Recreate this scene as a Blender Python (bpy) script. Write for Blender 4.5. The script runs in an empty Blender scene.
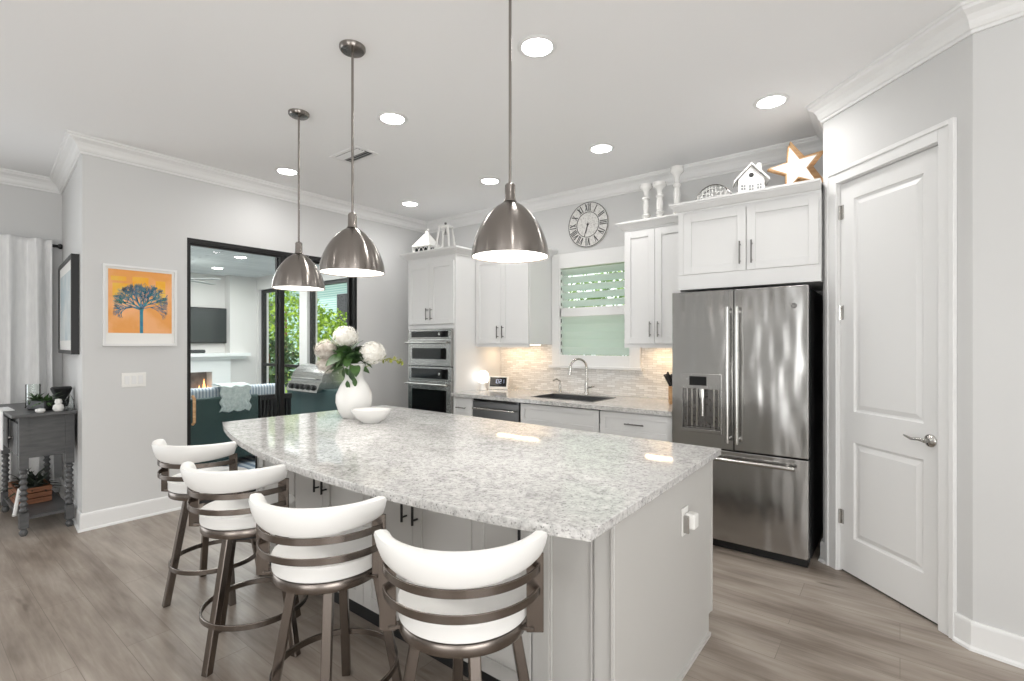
import bpy, bmesh, math, random
from mathutils import Vector, Matrix
random.seed(7)
PI = math.pi
sc = bpy.context.scene
C = sc.collection
R = math.radians

# ---------------------------------------------------------------- camera, world, big lights, exposure
TH = math.atan(388/495)
cam_d = bpy.data.cameras.new('camera'); cam = bpy.data.objects.new('camera', cam_d); C.objects.link(cam)
cam_d.sensor_width = 36; cam_d.lens = 36*495/1024; cam_d.shift_y = 3/1024
cam_d.clip_start = .05; cam_d.clip_end = 200
cam.location = (0, 0, 1.44); cam.rotation_euler = (PI/2, 0, TH)
sc.camera = cam
sc.view_settings.view_transform = 'Standard'; sc.view_settings.look = 'None'
sc.view_settings.gamma = 1; sc.view_settings.use_curve_mapping = False
sc.view_settings.exposure = -0.17

w = bpy.data.worlds.new('sky'); sc.world = w; w.use_nodes = True
bg = w.node_tree.nodes['Background']
bg.inputs[0].default_value = (.95, .98, 1, 1); bg.inputs[1].default_value = 2.2

def lamp(name, kind, loc, rot, energy, color=(1, 1, 1), **kw):
    d = bpy.data.lights.new(name, kind); d.energy = energy; d.color = color
    for k, v in kw.items(): setattr(d, k, v)
    o = bpy.data.objects.new(name, d); C.objects.link(o); o.location = loc; o.rotation_euler = rot
    return o
lamp('sun', 'SUN', (0, 0, 8), (R(42), 0, R(40)), 3.2, (1, .96, .88), angle=R(1))
# fill lamps added at unseen openings behind and right; daylight through the left opening
for _x in (-.55, .75):
    lamp('rear_fill', 'AREA', (_x, -3.9, 1.2), (R(140), 0, 0), 38, (1, .985, .965), shape='RECTANGLE', size=1.1, size_y=2.2)  # added fill behind the camera, tilted up to brighten the ceiling
lamp('side_fill', 'AREA', (3.1, -1.4, 1.25), (R(128), 0, R(90)), 150, (1, .99, .975), shape='RECTANGLE', size=3.6, size_y=2.2)  # added fill from the unseen right side, brightens the island end
lamp('left_daylight', 'AREA', (-6.35, -1.7, 1.25), (R(100), 0, R(-90)), 34, (.93, .97, 1), shape='RECTANGLE', size=3.0, size_y=2.3)
lamp('patio_roof_fill', 'AREA', (-7.6, 3.0, 2.7), (0, 0, 0), 150, (1, 1, 1), shape='RECTANGLE', size=4, size_y=2.2)  # added fill lamp under the patio roof to brighten the patio

# ---------------------------------------------------------------- materials
def lin(c): return tuple((x/12.92 if x <= .04045 else ((x+.055)/1.055)**2.4) for x in c)
def rgb(r, g, b): return lin((r/255, g/255, b/255)) + (1,)
def mat(name, col, rough=.5, metal=0, **kw):
    m = bpy.data.materials.new(name); m.use_nodes = True
    b = m.node_tree.nodes['Principled BSDF']
    b.inputs['Base Color'].default_value = col; b.inputs['Roughness'].default_value = rough; b.inputs['Metallic'].default_value = metal
    for k, v in kw.items(): b.inputs[k.replace('_', ' ')].default_value = v
    return m
class NT:
    def __init__(s, m): s.t = m.node_tree; s.b = s.t.nodes['Principled BSDF']
    def n(s, typ, **kw):
        o = s.t.nodes.new(typ)
        for k, v in kw.items():
            if k in o.inputs.keys(): o.inputs[k].default_value = v
            else: setattr(o, k, v)
        return o
    def l(s, a, b): s.t.links.new(a, b)
    def coords(s, scale=(1, 1, 1), kind='Object', rot=(0, 0, 0)):
        tc = s.n('ShaderNodeTexCoord'); mp = s.n('ShaderNodeMapping')
        mp.inputs['Scale'].default_value = scale; mp.inputs['Rotation'].default_value = rot
        s.l(tc.outputs[kind], mp.inputs['Vector']); return mp.outputs[0]
    def ramp(s, fac, stops):
        r = s.n('ShaderNodeValToRGB'); e = r.color_ramp.elements
        while len(e) < len(stops): e.new(.5)
        for i, (p, c) in enumerate(stops): e[i].position = p; e[i].color = c
        s.l(fac, r.inputs[0]); return r.outputs[0]
    def bump(s, h, strength=.2, dist=.01):
        b = s.n('ShaderNodeBump'); b.inputs['Strength'].default_value = strength; b.inputs['Distance'].default_value = dist
        s.l(h, b.inputs['Height']); s.l(b.outputs[0], s.b.inputs['Normal'])
    def mix(s, fac, a, b, mode='MIX'):
        m = s.n('ShaderNodeMix', data_type='RGBA', blend_type=mode)
        if isinstance(fac, float): m.inputs[0].default_value = fac
        else: s.l(fac, m.inputs[0])
        for sock, v in ((m.inputs[6], a), (m.inputs[7], b)):
            if isinstance(v, tuple): sock.default_value = v
            else: s.l(v, sock)
        return m.outputs[2]
def paint(name, col, rough=.55, bump=.04, scale=120):
    m = mat(name, col, rough); n = NT(m)
    t = n.n('ShaderNodeTexNoise', Scale=scale, Detail=3.0); n.l(n.coords(), t.inputs['Vector']); n.bump(t.outputs[0], bump, .002)
    return m
def noisy(name, c1, c2, scale=8, rough=.6, sc3=(1, 1, 1), bump=0, metal=0, lo=.35, hi=.65, detail=5.0):
    m = mat(name, c1, rough, metal); n = NT(m)
    t = n.n('ShaderNodeTexNoise', Scale=scale, Detail=detail); n.l(n.coords(sc3), t.inputs['Vector'])
    n.l(n.ramp(t.outputs[0], [(lo, c1), (hi, c2)]), n.b.inputs['Base Color'])
    if bump: n.bump(t.outputs[0], bump, .004)
    return m
def brushed(name, col, rough=.28, sc3=(2, 2, 60), bump=.05, aniso=.0, wave=0):
    m = mat(name, col, rough, 1); n = NT(m)
    t = n.n('ShaderNodeTexNoise', Scale=8.0, Detail=3.0); n.l(n.coords(sc3), t.inputs['Vector'])
    r = n.ramp(t.outputs[0], [(.3, (rough*.8,)*3+(1,)), (.7, (rough*1.25,)*3+(1,))]); n.l(r, n.b.inputs['Roughness'])
    if wave:
        t2 = n.n('ShaderNodeTexNoise', Scale=1.6, Detail=1.0); n.l(n.coords((5, 1, 1.3)), t2.inputs['Vector']); n.bump(t2.outputs[0], wave, .05)
    elif bump: n.bump(t.outputs[0], bump, .001)
    if aniso:
        n.b.inputs['Anisotropic'].default_value = aniso
        tg = n.n('ShaderNodeTangent', direction_type='RADIAL', axis='Z'); n.l(tg.outputs[0], n.b.inputs['Tangent'])
    return m
def glow(name, col, s):
    m = mat(name, col, .5); b = m.node_tree.nodes['Principled BSDF']
    b.inputs['Emission Color'].default_value = col; b.inputs['Emission Strength'].default_value = s
    return m

M = {}
M['wall'] = paint('wall_paint', rgb(207, 207, 206), .7)
M['ceil'] = paint('ceiling_paint', rgb(240, 240, 240), .8, .08, 60)
M['trim'] = paint('trim_paint', rgb(229, 229, 228), .4, .01)
M['cab'] = paint('cabinet_paint', rgb(219, 219, 218), .4, .01)
M['isl'] = paint('island_paint', rgb(192, 190, 186), .42, .01)
M['dark'] = mat('shadow_gap_black', rgb(18, 18, 18), .6)
M['blk'] = mat('black_metal', rgb(10, 10, 11), .45)
M['steel'] = brushed('stainless_steel', rgb(176, 175, 173), .2, (3, 3, 90), wave=.26)
M['oven'] = brushed('oven_steel', rgb(176, 175, 173), .22, (3, 3, 3), .0)
M['nickel'] = mat('brushed_nickel', rgb(142, 136, 131), .24, 1); _n = NT(M['nickel']); _n.b.inputs['Anisotropic'].default_value = .92; _n.b.inputs['Anisotropic Rotation'].default_value = .25
_t = _n.n('ShaderNodeTangent', direction_type='RADIAL', axis='Z'); _n.l(_t.outputs[0], _n.b.inputs['Tangent'])
M['stool'] = mat('stool_metal', rgb(128, 120, 114), .27, 1)
M['handle'] = brushed('handle_metal', rgb(120, 118, 116), .3, (10, 10, 10), .0)
M['chrome'] = brushed('satin_chrome', rgb(190, 188, 184), .2, (5, 5, 5), .01)
M['leather'] = paint('white_leather', rgb(230, 229, 226), .45, .05, 200)
M['glassblk'] = mat('black_oven_glass', rgb(14, 14, 15), .06)
M['white'] = paint('white_ceramic', rgb(224, 223, 220), .25, .02, 14)
M['plastic'] = mat('white_plastic', rgb(235, 234, 230), .35)
M['bulb'] = glow('lamp_diffuser', (1, .97, .92, 1), 6)
M['down'] = glow('downlight_diffuser', (1, .99, .97, 1), 40)
M['warm'] = glow('warm_strip', (1, .80, .55, 1), 3)
M['leaf'] = noisy('dark_leaf', rgb(36, 62, 36), rgb(80, 112, 60), 12, .5)
M['leaf2'] = noisy('bright_leaf', rgb(92, 130, 30), rgb(170, 196, 60), 6, .5)
M['leaf3'] = noisy('olive_leaf', rgb(120, 128, 40), rgb(160, 160, 70), 12, .5)
M['petal'] = noisy('white_petal', rgb(242, 240, 234), rgb(226, 222, 212), 40, .6)
M['petal2'] = noisy('dusky_petal', rgb(214, 208, 200), rgb(160, 150, 138), 30, .6)
M['desk'] = noisy('grey_painted_wood', rgb(74, 75, 76), rgb(88, 88, 88), 10, .4, (1, 1, 6))
M['wood'] = noisy('natural_wood', rgb(176, 134, 92), rgb(200, 164, 122), 8, .6, (1, 1, 8))
M['crate'] = noisy('brown_crate_wood', rgb(110, 68, 44), rgb(140, 92, 62), 8, .7, (1, 1, 8))
M['curtain'] = noisy('linen_curtain', rgb(238, 238, 237), rgb(230, 230, 230), 40, .85, (1, 1, .2))
M['teal'] = noisy('dark_teal_wicker', rgb(44, 66, 66), rgb(52, 78, 76), 40, .6)
M['mesh'] = mat('interior_shade_dark', rgb(40, 46, 46), .2)  # dark tone standing in for the shade inside the lantern
M['stone'] = None

def m_floor():
    m = mat('plank_floor', (1, 1, 1, 1), .38); n = NT(m); v = n.coords()
    br = n.n('ShaderNodeTexBrick', offset=.37, Scale=1.0); n.l(v, br.inputs['Vector'])
    br.inputs['Brick Width'].default_value = 1.22; br.inputs['Row Height'].default_value = .18; br.inputs['Mortar Size'].default_value = .0012
    br.inputs['Color1'].default_value = (.0, .0, .0, 1); br.inputs['Color2'].default_value = (1, 1, 1, 1); br.inputs['Mortar'].default_value = (.4, .4, .4, 1)
    br.inputs['Mortar Smooth'].default_value = 0
    g = n.n('ShaderNodeTexNoise', Scale=1.0, Detail=7.0, Roughness=.6, Distortion=.6); n.l(n.coords((2.6, 32, 1)), g.inputs['Vector'])
    g2 = n.n('ShaderNodeTexNoise', Scale=1.0, Detail=4.0); n.l(n.coords((1.6, 6.5, 1)), g2.inputs['Vector'])
    base = n.ramp(br.outputs['Color'], [(0, rgb(132, 120, 109)), (.5, rgb(150, 139, 128)), (1, rgb(170, 160, 149))])
    gr = n.ramp(g.outputs[0], [(.32, rgb(104, 91, 80)), (.5, rgb(150, 138, 127)), (.7, rgb(186, 176, 165))])
    gr2 = n.ramp(g2.outputs[0], [(.34, rgb(98, 86, 76)), (.5, rgb(150, 139, 128)), (.66, rgb(184, 175, 165))])
    c = n.mix(.5, base, gr); c = n.mix(.45, c, gr2)
    kn = n.n('ShaderNodeTexNoise', Scale=1.0, Detail=2.0); n.l(n.coords((2.2, 9, 1)), kn.inputs['Vector'])
    kf = n.ramp(kn.outputs[0], [(.70, (0, 0, 0, 1)), (.78, (.7, .7, .7, 1))]); c = n.mix(kf, c, rgb(96, 84, 74))
    c = n.mix(br.outputs['Fac'], c, rgb(120, 110, 100)); n.l(c, n.b.inputs['Base Color'])
    n.bump(g.outputs[0], .06, .002); return m
M['floor'] = m_floor()

def m_stone():
    m = mat('speckled_quartz', (1, 1, 1, 1), .05); n = NT(m); v = n.coords()
    a = n.n('ShaderNodeTexNoise', Scale=55.0, Detail=6.0, Roughness=.7); n.l(v, a.inputs['Vector'])
    b = n.n('ShaderNodeTexVoronoi', Scale=190.0); n.l(v, b.inputs['Vector'])
    c = n.n('ShaderNodeTexNoise', Scale=11.0, Detail=6.0, Roughness=.65, Distortion=1.2); n.l(v, c.inputs['Vector'])
    base = n.ramp(a.outputs[0], [(.33, rgb(122, 120, 118)), (.44, rgb(180, 179, 178)), (.56, rgb(216, 215, 214)), (.7, rgb(236, 235, 234))])
    big = n.ramp(c.outputs[0], [(.34, rgb(176, 175, 174)), (.5, rgb(220, 219, 217)), (.66, rgb(240, 239, 237))])
    col = n.mix(.45, base, big)
    sp = n.ramp(b.outputs['Color'], [(.0, rgb(96, 93, 90)), (.12, rgb(150, 148, 145)), (.24, rgb(232, 231, 229)), (1, rgb(236, 235, 233))])
    col = n.mix(.75, col, sp, 'MULTIPLY'); n.l(col, n.b.inputs['Base Color']); return m
M['stone'] = m_stone()

def m_splash():
    m = mat('wavy_mosaic_tile', (1, 1, 1, 1), .22); n = NT(m); v = n.coords(rot=(PI/2, 0, 0))
    wv = n.n('ShaderNodeTexNoise', Scale=9.0, Detail=1.0); n.l(v, wv.inputs['Vector'])
    ad = n.n('ShaderNodeMix', data_type='RGBA', blend_type='LINEAR_LIGHT'); ad.inputs[0].default_value = .012
    n.l(v, ad.inputs[6]); n.l(wv.outputs['Color'], ad.inputs[7])
    br = n.n('ShaderNodeTexBrick', Scale=1.0, offset=.43); n.l(ad.outputs[2], br.inputs['Vector'])
    br.inputs['Brick Width'].default_value = .085; br.inputs['Row Height'].default_value = .021; br.inputs['Mortar Size'].default_value = .0012
    br.inputs['Color1'].default_value = rgb(214, 210, 204); br.inputs['Color2'].default_value = rgb(244, 242, 238); br.inputs['Mortar'].default_value = rgb(190, 185, 178)
    n.l(br.outputs['Color'], n.b.inputs['Base Color']); n.bump(br.outputs['Color'], .5, .004); return m
M['splash'] = m_splash()

def m_glass(name, tint, rmix=.10):
    m = bpy.data.materials.new(name); m.use_nodes = True; t = m.node_tree; t.nodes.clear()
    o = t.nodes.new('ShaderNodeOutputMaterial'); mx = t.nodes.new('ShaderNodeMixShader'); tr = t.nodes.new('ShaderNodeBsdfTransparent'); gl = t.nodes.new('ShaderNodeBsdfGlossy')
    lw = t.nodes.new('ShaderNodeFresnel'); lw.inputs[0].default_value = 1.25
    tr.inputs[0].default_value = tint; gl.inputs['Roughness'].default_value = .01
    t.links.new(lw.outputs[0], mx.inputs[0]); t.links.new(tr.outputs[0], mx.inputs[1]); t.links.new(gl.outputs[0], mx.inputs[2]); t.links.new(mx.outputs[0], o.inputs[0])
    return m
M['glass'] = m_glass('door_glass', (.96, .975, .968, 1))
M['clear'] = m_glass('clear_glass', (.95, .97, .96, 1))

def m_louvre():
    m = bpy.data.materials.new('translucent_louvre'); m.use_nodes = True; t = m.node_tree; b = t.nodes['Principled BSDF']; o = t.nodes['Material Output']
    b.inputs['Base Color'].default_value = rgb(240, 242, 240); b.inputs['Roughness'].default_value = .4
    tr = t.nodes.new('ShaderNodeBsdfTranslucent'); tr.inputs[0].default_value = rgb(236, 246, 240); mx = t.nodes.new('ShaderNodeMixShader'); mx.inputs[0].default_value = .6
    t.links.new(b.outputs[0], mx.inputs[1]); t.links.new(tr.outputs[0], mx.inputs[2]); t.links.new(mx.outputs[0], o.inputs[0]); return m
M['louvre'] = m_louvre()
def m_ceilplank():
    m = mat('lanai_ceiling_planks', rgb(190, 196, 196), .6); n = NT(m)
    br = n.n('ShaderNodeTexBrick', Scale=1.0); n.l(n.coords(rot=(0, 0, PI/2)), br.inputs['Vector'])
    br.inputs['Brick Width'].default_value = 3; br.inputs['Row Height'].default_value = .13; br.inputs['Mortar Size'].default_value = .006
    br.inputs['Color1'].default_value = rgb(222, 226, 226); br.inputs['Color2'].default_value = rgb(208, 213, 213); br.inputs['Mortar'].default_value = rgb(120, 128, 128)
    n.l(br.outputs['Color'], n.b.inputs['Base Color']); return m
M['lceil'] = m_ceilplank()
M['lwall'] = paint('lanai_stucco', rgb(214, 212, 209), .8, .2, 60)
M['pavers'] = noisy('patio_pavers', rgb(120, 128, 132), rgb(150, 156, 160), 6, .7)
def m_stripes(name, a, b, freq, axis=1):
    m = mat(name, a, .85); n = NT(m); wv = n.n('ShaderNodeTexWave', Scale=freq, Distortion=.3); wv.bands_direction = 'XYZ'[axis]
    n.l(n.coords(), wv.inputs['Vector']); n.l(n.ramp(wv.outputs[0], [(.45, a), (.6, b)]), n.b.inputs['Base Color']); return m
M['rug'] = m_stripes('patterned_rug', rgb(110, 126, 146), rgb(190, 198, 206), 3)
M['cush'] = m_stripes('striped_cushion', rgb(214, 220, 226), rgb(150, 166, 182), 9)
M['throw'] = noisy('knitted_throw', rgb(214, 222, 220), rgb(190, 202, 200), 40, .9, bump=.3)
M['grass'] = noisy('lawn', rgb(110, 140, 50), rgb(150, 176, 70), 8, .9)

# ---------------------------------------------------------------- mesh helpers
class MB:
    def __init__(s): s.v = []; s.f = []; s.sm = []
    def add(s, vs, fs, smooth=False, mtx=None):
        k = len(s.v)
        s.v += [tuple(mtx @ Vector(p)) if mtx else tuple(p) for p in vs]
        s.f += [tuple(i+k for i in f) for f in fs]; s.sm += [smooth]*len(fs); return s
    def box(s, x0, y0, z0, x1, y1, z1, mtx=None):
        x0, x1 = sorted((x0, x1)); y0, y1 = sorted((y0, y1)); z0, z1 = sorted((z0, z1))
        v = [(x0, y0, z0), (x1, y0, z0), (x1, y1, z0), (x0, y1, z0), (x0, y0, z1), (x1, y0, z1), (x1, y1, z1), (x0, y1, z1)]
        return s.add(v, [(0, 3, 2, 1), (4, 5, 6, 7), (0, 1, 5, 4), (1, 2, 6, 5), (2, 3, 7, 6), (3, 0, 4, 7)], False, mtx)
    def lathe(s, prof, c=(0, 0, 0), n=32, mtx=None, sx=1, sy=1, smooth=True):
        v = []; f = []
        for r, z in prof:
            for i in range(n): a = 2*PI*i/n; v.append((c[0]+sx*r*math.cos(a), c[1]+sy*r*math.sin(a), c[2]+z))
        for j in range(len(prof)-1):
            for i in range(n): i2 = (i+1) % n; f.append((j*n+i, j*n+i2, (j+1)*n+i2, (j+1)*n+i))
        if prof[0][0] > 1e-6: f.append(tuple(reversed(range(n))))
        if prof[-1][0] > 1e-6: f.append(tuple((len(prof)-1)*n+i for i in range(n)))
        return s.add(v, f, smooth, mtx)
    def tube(s, pts, r, n=10, closed=False, mtx=None, rect=None, up=None):
        """sweep a round (or rect=(w,h)) section along points"""
        P = [Vector(p) for p in pts]; m = len(P); v = []; f = []
        rr = r if isinstance(r, (list, tuple)) else [r]*m
        nrm = None
        for i, p in enumerate(P):
            a = P[(i-1) % m] if (closed or i > 0) else p; b = P[(i+1) % m] if (closed or i < m-1) else p
            t = (b-a).normalized()
            if up: u = Vector(up)
            elif nrm is None: u = Vector((0, 0, 1)) if abs(t.z) < .9 else Vector((1, 0, 0))
            else: u = nrm
            sd = t.cross(u).normalized(); u = sd.cross(t).normalized(); nrm = u
            if rect:
                w_, h_ = rect
                for q in ((-1, -1), (1, -1), (1, 1), (-1, 1)): v.append(p+sd*q[0]*w_/2+u*q[1]*h_/2)
            else:
                for k in range(n): g = 2*PI*k/n; v.append(p+(sd*math.cos(g)+u*math.sin(g))*rr[i])
        q = 4 if rect else n; seg = m if closed else m-1
        for i in range(seg):
            j = (i+1) % m
            for k in range(q): k2 = (k+1) % q; f.append((i*q+k, i*q+k2, j*q+k2, j*q+k))
        if not closed: f.append(tuple(reversed(range(q)))); f.append(tuple((m-1)*q+k for k in range(q)))
        return s.add(v, f, not rect, mtx)
    def prism(s, poly, z0, z1, mtx=None):
        n = len(poly); v = [(x, y, z0) for x, y in poly]+[(x, y, z1) for x, y in poly]
        f = [tuple(reversed(range(n))), tuple(range(n, 2*n))]+[(i, (i+1) % n, n+(i+1) % n, n+i) for i in range(n)]
        return s.add(v, f, False, mtx)
    def build(s, name, m, parent=None, bevel=0, seg=2, origin=None, solid=0, subd=0):
        off = Vector(origin) if origin else Vector((0, 0, 0))
        me = bpy.data.meshes.new(name); me.from_pydata([tuple(Vector(p)-off) for p in s.v], [], s.f)
        bm = bmesh.new(); bm.from_mesh(me)
        bmesh.ops.recalc_face_normals(bm, faces=bm.faces); bm.to_mesh(me); bm.free()
        for p, q in zip(me.polygons, s.sm): p.use_smooth = q
        if any(s.sm): 
            try: me.set_sharp_from_angle(angle=R(40))
            except Exception: pass
        me.materials.append(m)
        o = bpy.data.objects.new(name, me); C.objects.link(o)
        if parent: o.parent = parent
        elif origin: o.location = origin
        if solid: md = o.modifiers.new('thick', 'SOLIDIFY'); md.thickness = solid; md.offset = 0
        if bevel: md = o.modifiers.new('bevel', 'BEVEL'); md.width = bevel; md.segments = seg; md.limit_method = 'ANGLE'; md.angle_limit = R(50)
        if subd: md = o.modifiers.new('sub', 'SUBSURF'); md.levels = subd; md.render_levels = subd
        return o
def tag(o, label=None, cat=None, group=None, kind=None):
    if label: o['label'] = label
    if cat: o['category'] = cat
    if group: o['group'] = group
    if kind: o['kind'] = kind
    return o
def empty(name, loc=(0, 0, 0), rz=0, label=None, cat=None, group=None, kind=None):
    o = bpy.data.objects.new(name, None); C.objects.link(o); o.location = loc; o.rotation_euler = (0, 0, rz); o.empty_display_size = .1
    return tag(o, label, cat, group, kind)
def copy_tree(o, parent=None):
    c = o.copy(); C.objects.link(c)
    if parent: c.parent = parent
    for ch in list(o.children): copy_tree(ch, c)
    return c
def relabel(o, label): o['label'] = label; return o
def B(*a, **k): return MB().box(*a, **k)

# ---------------------------------------------------------------- setting
CZ = 3.02; YB = 4.48; XL = -4.94; YA = .955; XF = -6.45
def S(o): o['kind'] = 'structure'; return o
S(B(-6.6, -4.2, -.1, 3.4, 4.65, 0).build('floor', M['floor']))
S(B(-6.6, -4.2, CZ, 3.4, 4.65, CZ+.12).build('ceiling', M['ceil']))
# left wall with the sliding door opening
DY0, DY1, DH = 1.665, 3.40, 2.375
lw = MB().box(XL-.14, YA, 0, XL, DY0, CZ).box(XL-.14, DY1, 0, XL, YB+.17, CZ).box(XL-.14, DY0, DH, XL, DY1, CZ)
S(lw.build('wall_left', M['wall']))
YF = 1.095
S(MB().prism([(XF-.15, YF+.014), (XL-.14, YA+.013), (XL-.14, YA+.163), (XF-.15, YF+.164)], 0, CZ).build('wall_alcove', M['wall']))
fw = MB().box(XF-.15, .15, 0, XF, YF, CZ).box(XF-.15, -3.3, 2.42, XF, .15, CZ).box(XF-.15, -4.2, 0, XF, -3.3, CZ)
S(fw.build('wall_far_left', M['wall']))
# back wall with the window opening
WX0, WX1, WZ0, WZ1 = -2.86, -2.02, 1.29, 2.25
bw = MB().box(XL, YB, 0, WX0, YB+.17, CZ).box(WX1, YB, 0, .6, YB+.17, CZ).box(WX0, YB, 0, WX1, YB+.17, WZ0).box(WX0, YB, WZ1, WX1, YB+.17, CZ)
S(bw.build('wall_back', M['wall']))
# pantry walls
A0 = Vector((-.40, 3.845)); e = Vector((.70711, -.70711)); nrm_in = Vector((.70711, .70711)); LEN = .947
A1 = A0+e*LEN
d0, d1, dH = .125, .790, 2.455
def wseg(s0, s1, z0, z1, mb, t=.12):
    a = A0+e*s0; b = A0+e*s1
    return mb.prism([tuple(a), tuple(b), tuple(b+nrm_in*t), tuple(a+nrm_in*t)], z0, z1)
pw = MB(); wseg(0, d0, 0, CZ, pw); wseg(d1, LEN, 0, CZ, pw); wseg(d0, d1, dH, CZ, pw)
S(pw.build('wall_pantry', M['wall']))
S(MB().box(-.40, 3.86, 0, -.30, YB, CZ).build('wall_fridge_side', M['wall']))
A2 = Vector((3.2, A1.y-.2*(3.2-A1.x)))
dr = (A2-A1).normalized(); nr = Vector((-dr.y, dr.x))
S(MB().prism([tuple(A1), tuple(A2), tuple(A2+nr*.12), tuple(A1+nr*.12+e*0)], 0, CZ).build('wall_right', M['wall']))
S(MB().box(3.2, -4.2, 0, 3.35, -3.3, CZ).box(3.2, .5, 0, 3.35, 2.7, CZ).box(3.2, -3.3, 2.5, 3.35, .5, CZ).build('wall_side', M['wall']))
rw = MB().box(XF, -4.2, 0, -1.2, -4.05, CZ).box(1.4, -4.2, 0, 3.2, -4.05, CZ).box(-1.2, -4.2, 2.5, 1.4, -4.05, CZ)
S(rw.build('wall_rear', M['wall']))
mr = MB()
for _x in (-1.2, .07, 1.34): mr.box(_x, -4.15, 0, _x+.06, -4.08, 2.5)
S(mr.build('reflection_bars', M['blk']))  # unseen black bars added to break the refrigerator reflection into streaks

# crown and baseboards: profile swept along the room outline with mitred corners (room on the right of the path)
def sweep(path, prof, name):
    P = [Vector(p) for p in path]; n = len(P); rows = []
    for i, p in enumerate(P):
        d_a = (P[i]-P[i-1]).normalized() if i > 0 else None
        d_b = (P[i+1]-P[i]).normalized() if i < n-1 else None
        na = Vector((d_a.y, -d_a.x)) if d_a else None; nb = Vector((d_b.y, -d_b.x)) if d_b else None
        if na is None: m = nb
        elif nb is None: m = na
        else: m = (na+nb)/(1+na.dot(nb))
        rows.append([(p.x+m.x*o, p.y+m.y*o, z) for o, z in prof])
    k = len(prof); mb = MB(); v = [q for r_ in rows for q in r_]; f = []
    for i in range(n-1):
        for j in range(k): j2 = (j+1) % k; f.append((i*k+j, i*k+j2, (i+1)*k+j2, (i+1)*k+j))
    f.append(tuple(range(k))); f.append(tuple((n-1)*k+j for j in range(k)))
    mb.add(v, f); return S(mb.build(name, M['trim']))
g = .0006
crown = [(g, CZ-g), (g, 2.897), (.012, 2.897), (.014, 2.912), (.022, 2.916), (.030, 2.93), (.036, 2.95), (.052, 2.972), (.072, 2.985), (.080, 2.99), (.084, 3.003), (.094, 3.007), (.098, CZ-g)]
room = [(XF, -4), (XF, YF), (XL, YA), (XL, YB), (-.40, YB), tuple(A0), tuple(A1), tuple(A2)]
sweep(room, crown, 'trim_1')
base = [(g, g), (g, .135), (.010, .135), (.014, .128), (.016, .118), (.016, .02), (.026, .012), (.028, g)]
sweep([(XF, .15), (XF, YF), (XL, YA), (XL, DY0-.01)], base, 'baseboard_left')
pa = A0+e*(d0-.085); pb = A0+e*(d1+.085)
sweep([(-.40, 3.9), tuple(A0), tuple(pa)], base, 'baseboard_pantry')
sweep([tuple(pb), tuple(A1), tuple(A2)], base, 'baseboard_right')

# ---------------------------------------------------------------- pantry door (door_1): local x along the wall, -y to the room
dr1 = empty('door_1', (A0.x, A0.y, 0), -PI/4, kind='structure')
def molded(mb, x0, x1, z0, z1, y, w=.028, dep=.012, rise=.008):
    """raised panel: groove ring then raised field"""
    r0 = [(x0, z0), (x1, z0), (x1, z1), (x0, z1)]
    def inset(k): return [(x0+k, z0+k), (x1-k, z0+k), (x1-k, z1-k), (x0+k, z1-k)]
    rings = [(r0, y), (inset(.006), y+dep*.7), (inset(.016), y+dep), (inset(.030), y+dep*.6), (inset(.044), y+dep*.15)]
    v = []; f = []
    for rr, yy in rings: v += [(a, yy, b) for a, b in rr]
    for i in range(len(rings)-1):
        for j in range(4): j2 = (j+1) % 4; f.append((i*4+j, i*4+j2, (i+1)*4+j2, (i+1)*4+j))
    k = (len(rings)-1)*4; f.append((k, k+1, k+2, k+3)); mb.add(v, f)
def flat_with_holes(mb, x0, x1, z0, z1, y, holes):
    """front face of a board with rectangular holes stacked in z (same x range)"""
    hx0, hx1 = holes[0][0], holes[0][1]
    zs = [z0]+[q for h in holes for q in (h[2], h[3])]+[z1]
    def q(a, b, c, d): mb.add([(a, y, c), (b, y, c), (b, y, d), (a, y, d)], [(0, 1, 2, 3)])
    q(x0, hx0, z0, z1); q(hx1, x1, z0, z1)
    for i in range(0, len(zs), 2): q(hx0, hx1, zs[i], zs[i+1])
yd = .018
mb = MB(); H_ = [(d0+.105, d1-.105, .235, .83), (d0+.105, d1-.105, 1.02, 2.335)]
flat_with_holes(mb, d0+.003, d1-.003, .012, 2.447, yd, H_)
for h in H_: molded(mb, h[0], h[1], h[2], h[3], yd)
x0, x1 = d0+.003, d1-.003
mb.add([(x0, yd, .012), (x1, yd, .012), (x1, yd, 2.447), (x0, yd, 2.447), (x0, yd+.035, .012), (x1, yd+.035, .012), (x1, yd+.035, 2.447), (x0, yd+.035, 2.447)], [(0, 1, 5, 4), (1, 2, 6, 5), (2, 3, 7, 6), (3, 0, 4, 7), (4, 5, 6, 7)])
mb.build('door_leaf', M['trim'], dr1)
cs = MB()
cw = .085
def casing(x0, x1, z0, z1):
    cs.box(x0, -.014, z0, x1, 0, z1)
casing(d0-cw, d0, 0, dH+cw); casing(d1, d1+cw, 0, dH+cw); casing(d0, d1, dH, dH+cw)
cs.box(d0-cw, -.022, 0, d0-cw+.025, -.014, dH+cw).box(d1+cw-.025, -.022, 0, d1+cw, -.014, dH+cw).box(d0-cw+.025, -.022, dH+cw-.025, d1+cw-.025, -.014, dH+cw)
cs.box(d0-.004, 0, 0, d0+.001, .1, dH).box(d1-.001, 0, 0, d1+.004, .1, dH).box(d0, 0, dH-.004, d1, .1, dH+.004)
cs.build('door_casing', M['trim'], dr1, .003)
B(d0, yd+.01, 0, d1, yd+.02, .012).build('door_gap', M['dark'], dr1)
for z in (2.27, 1.635, .345):
    h = MB().tube([(d0+.002, yd-.008, z-.045), (d0+.002, yd-.008, z+.045)], .007, 8).box(d0+.003, yd-.003, z-.045, d0+.03, yd-.0005, z+.045)
    h.build('hinge', M['chrome'], dr1)
hx, hz = d1-.065, .938
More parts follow.
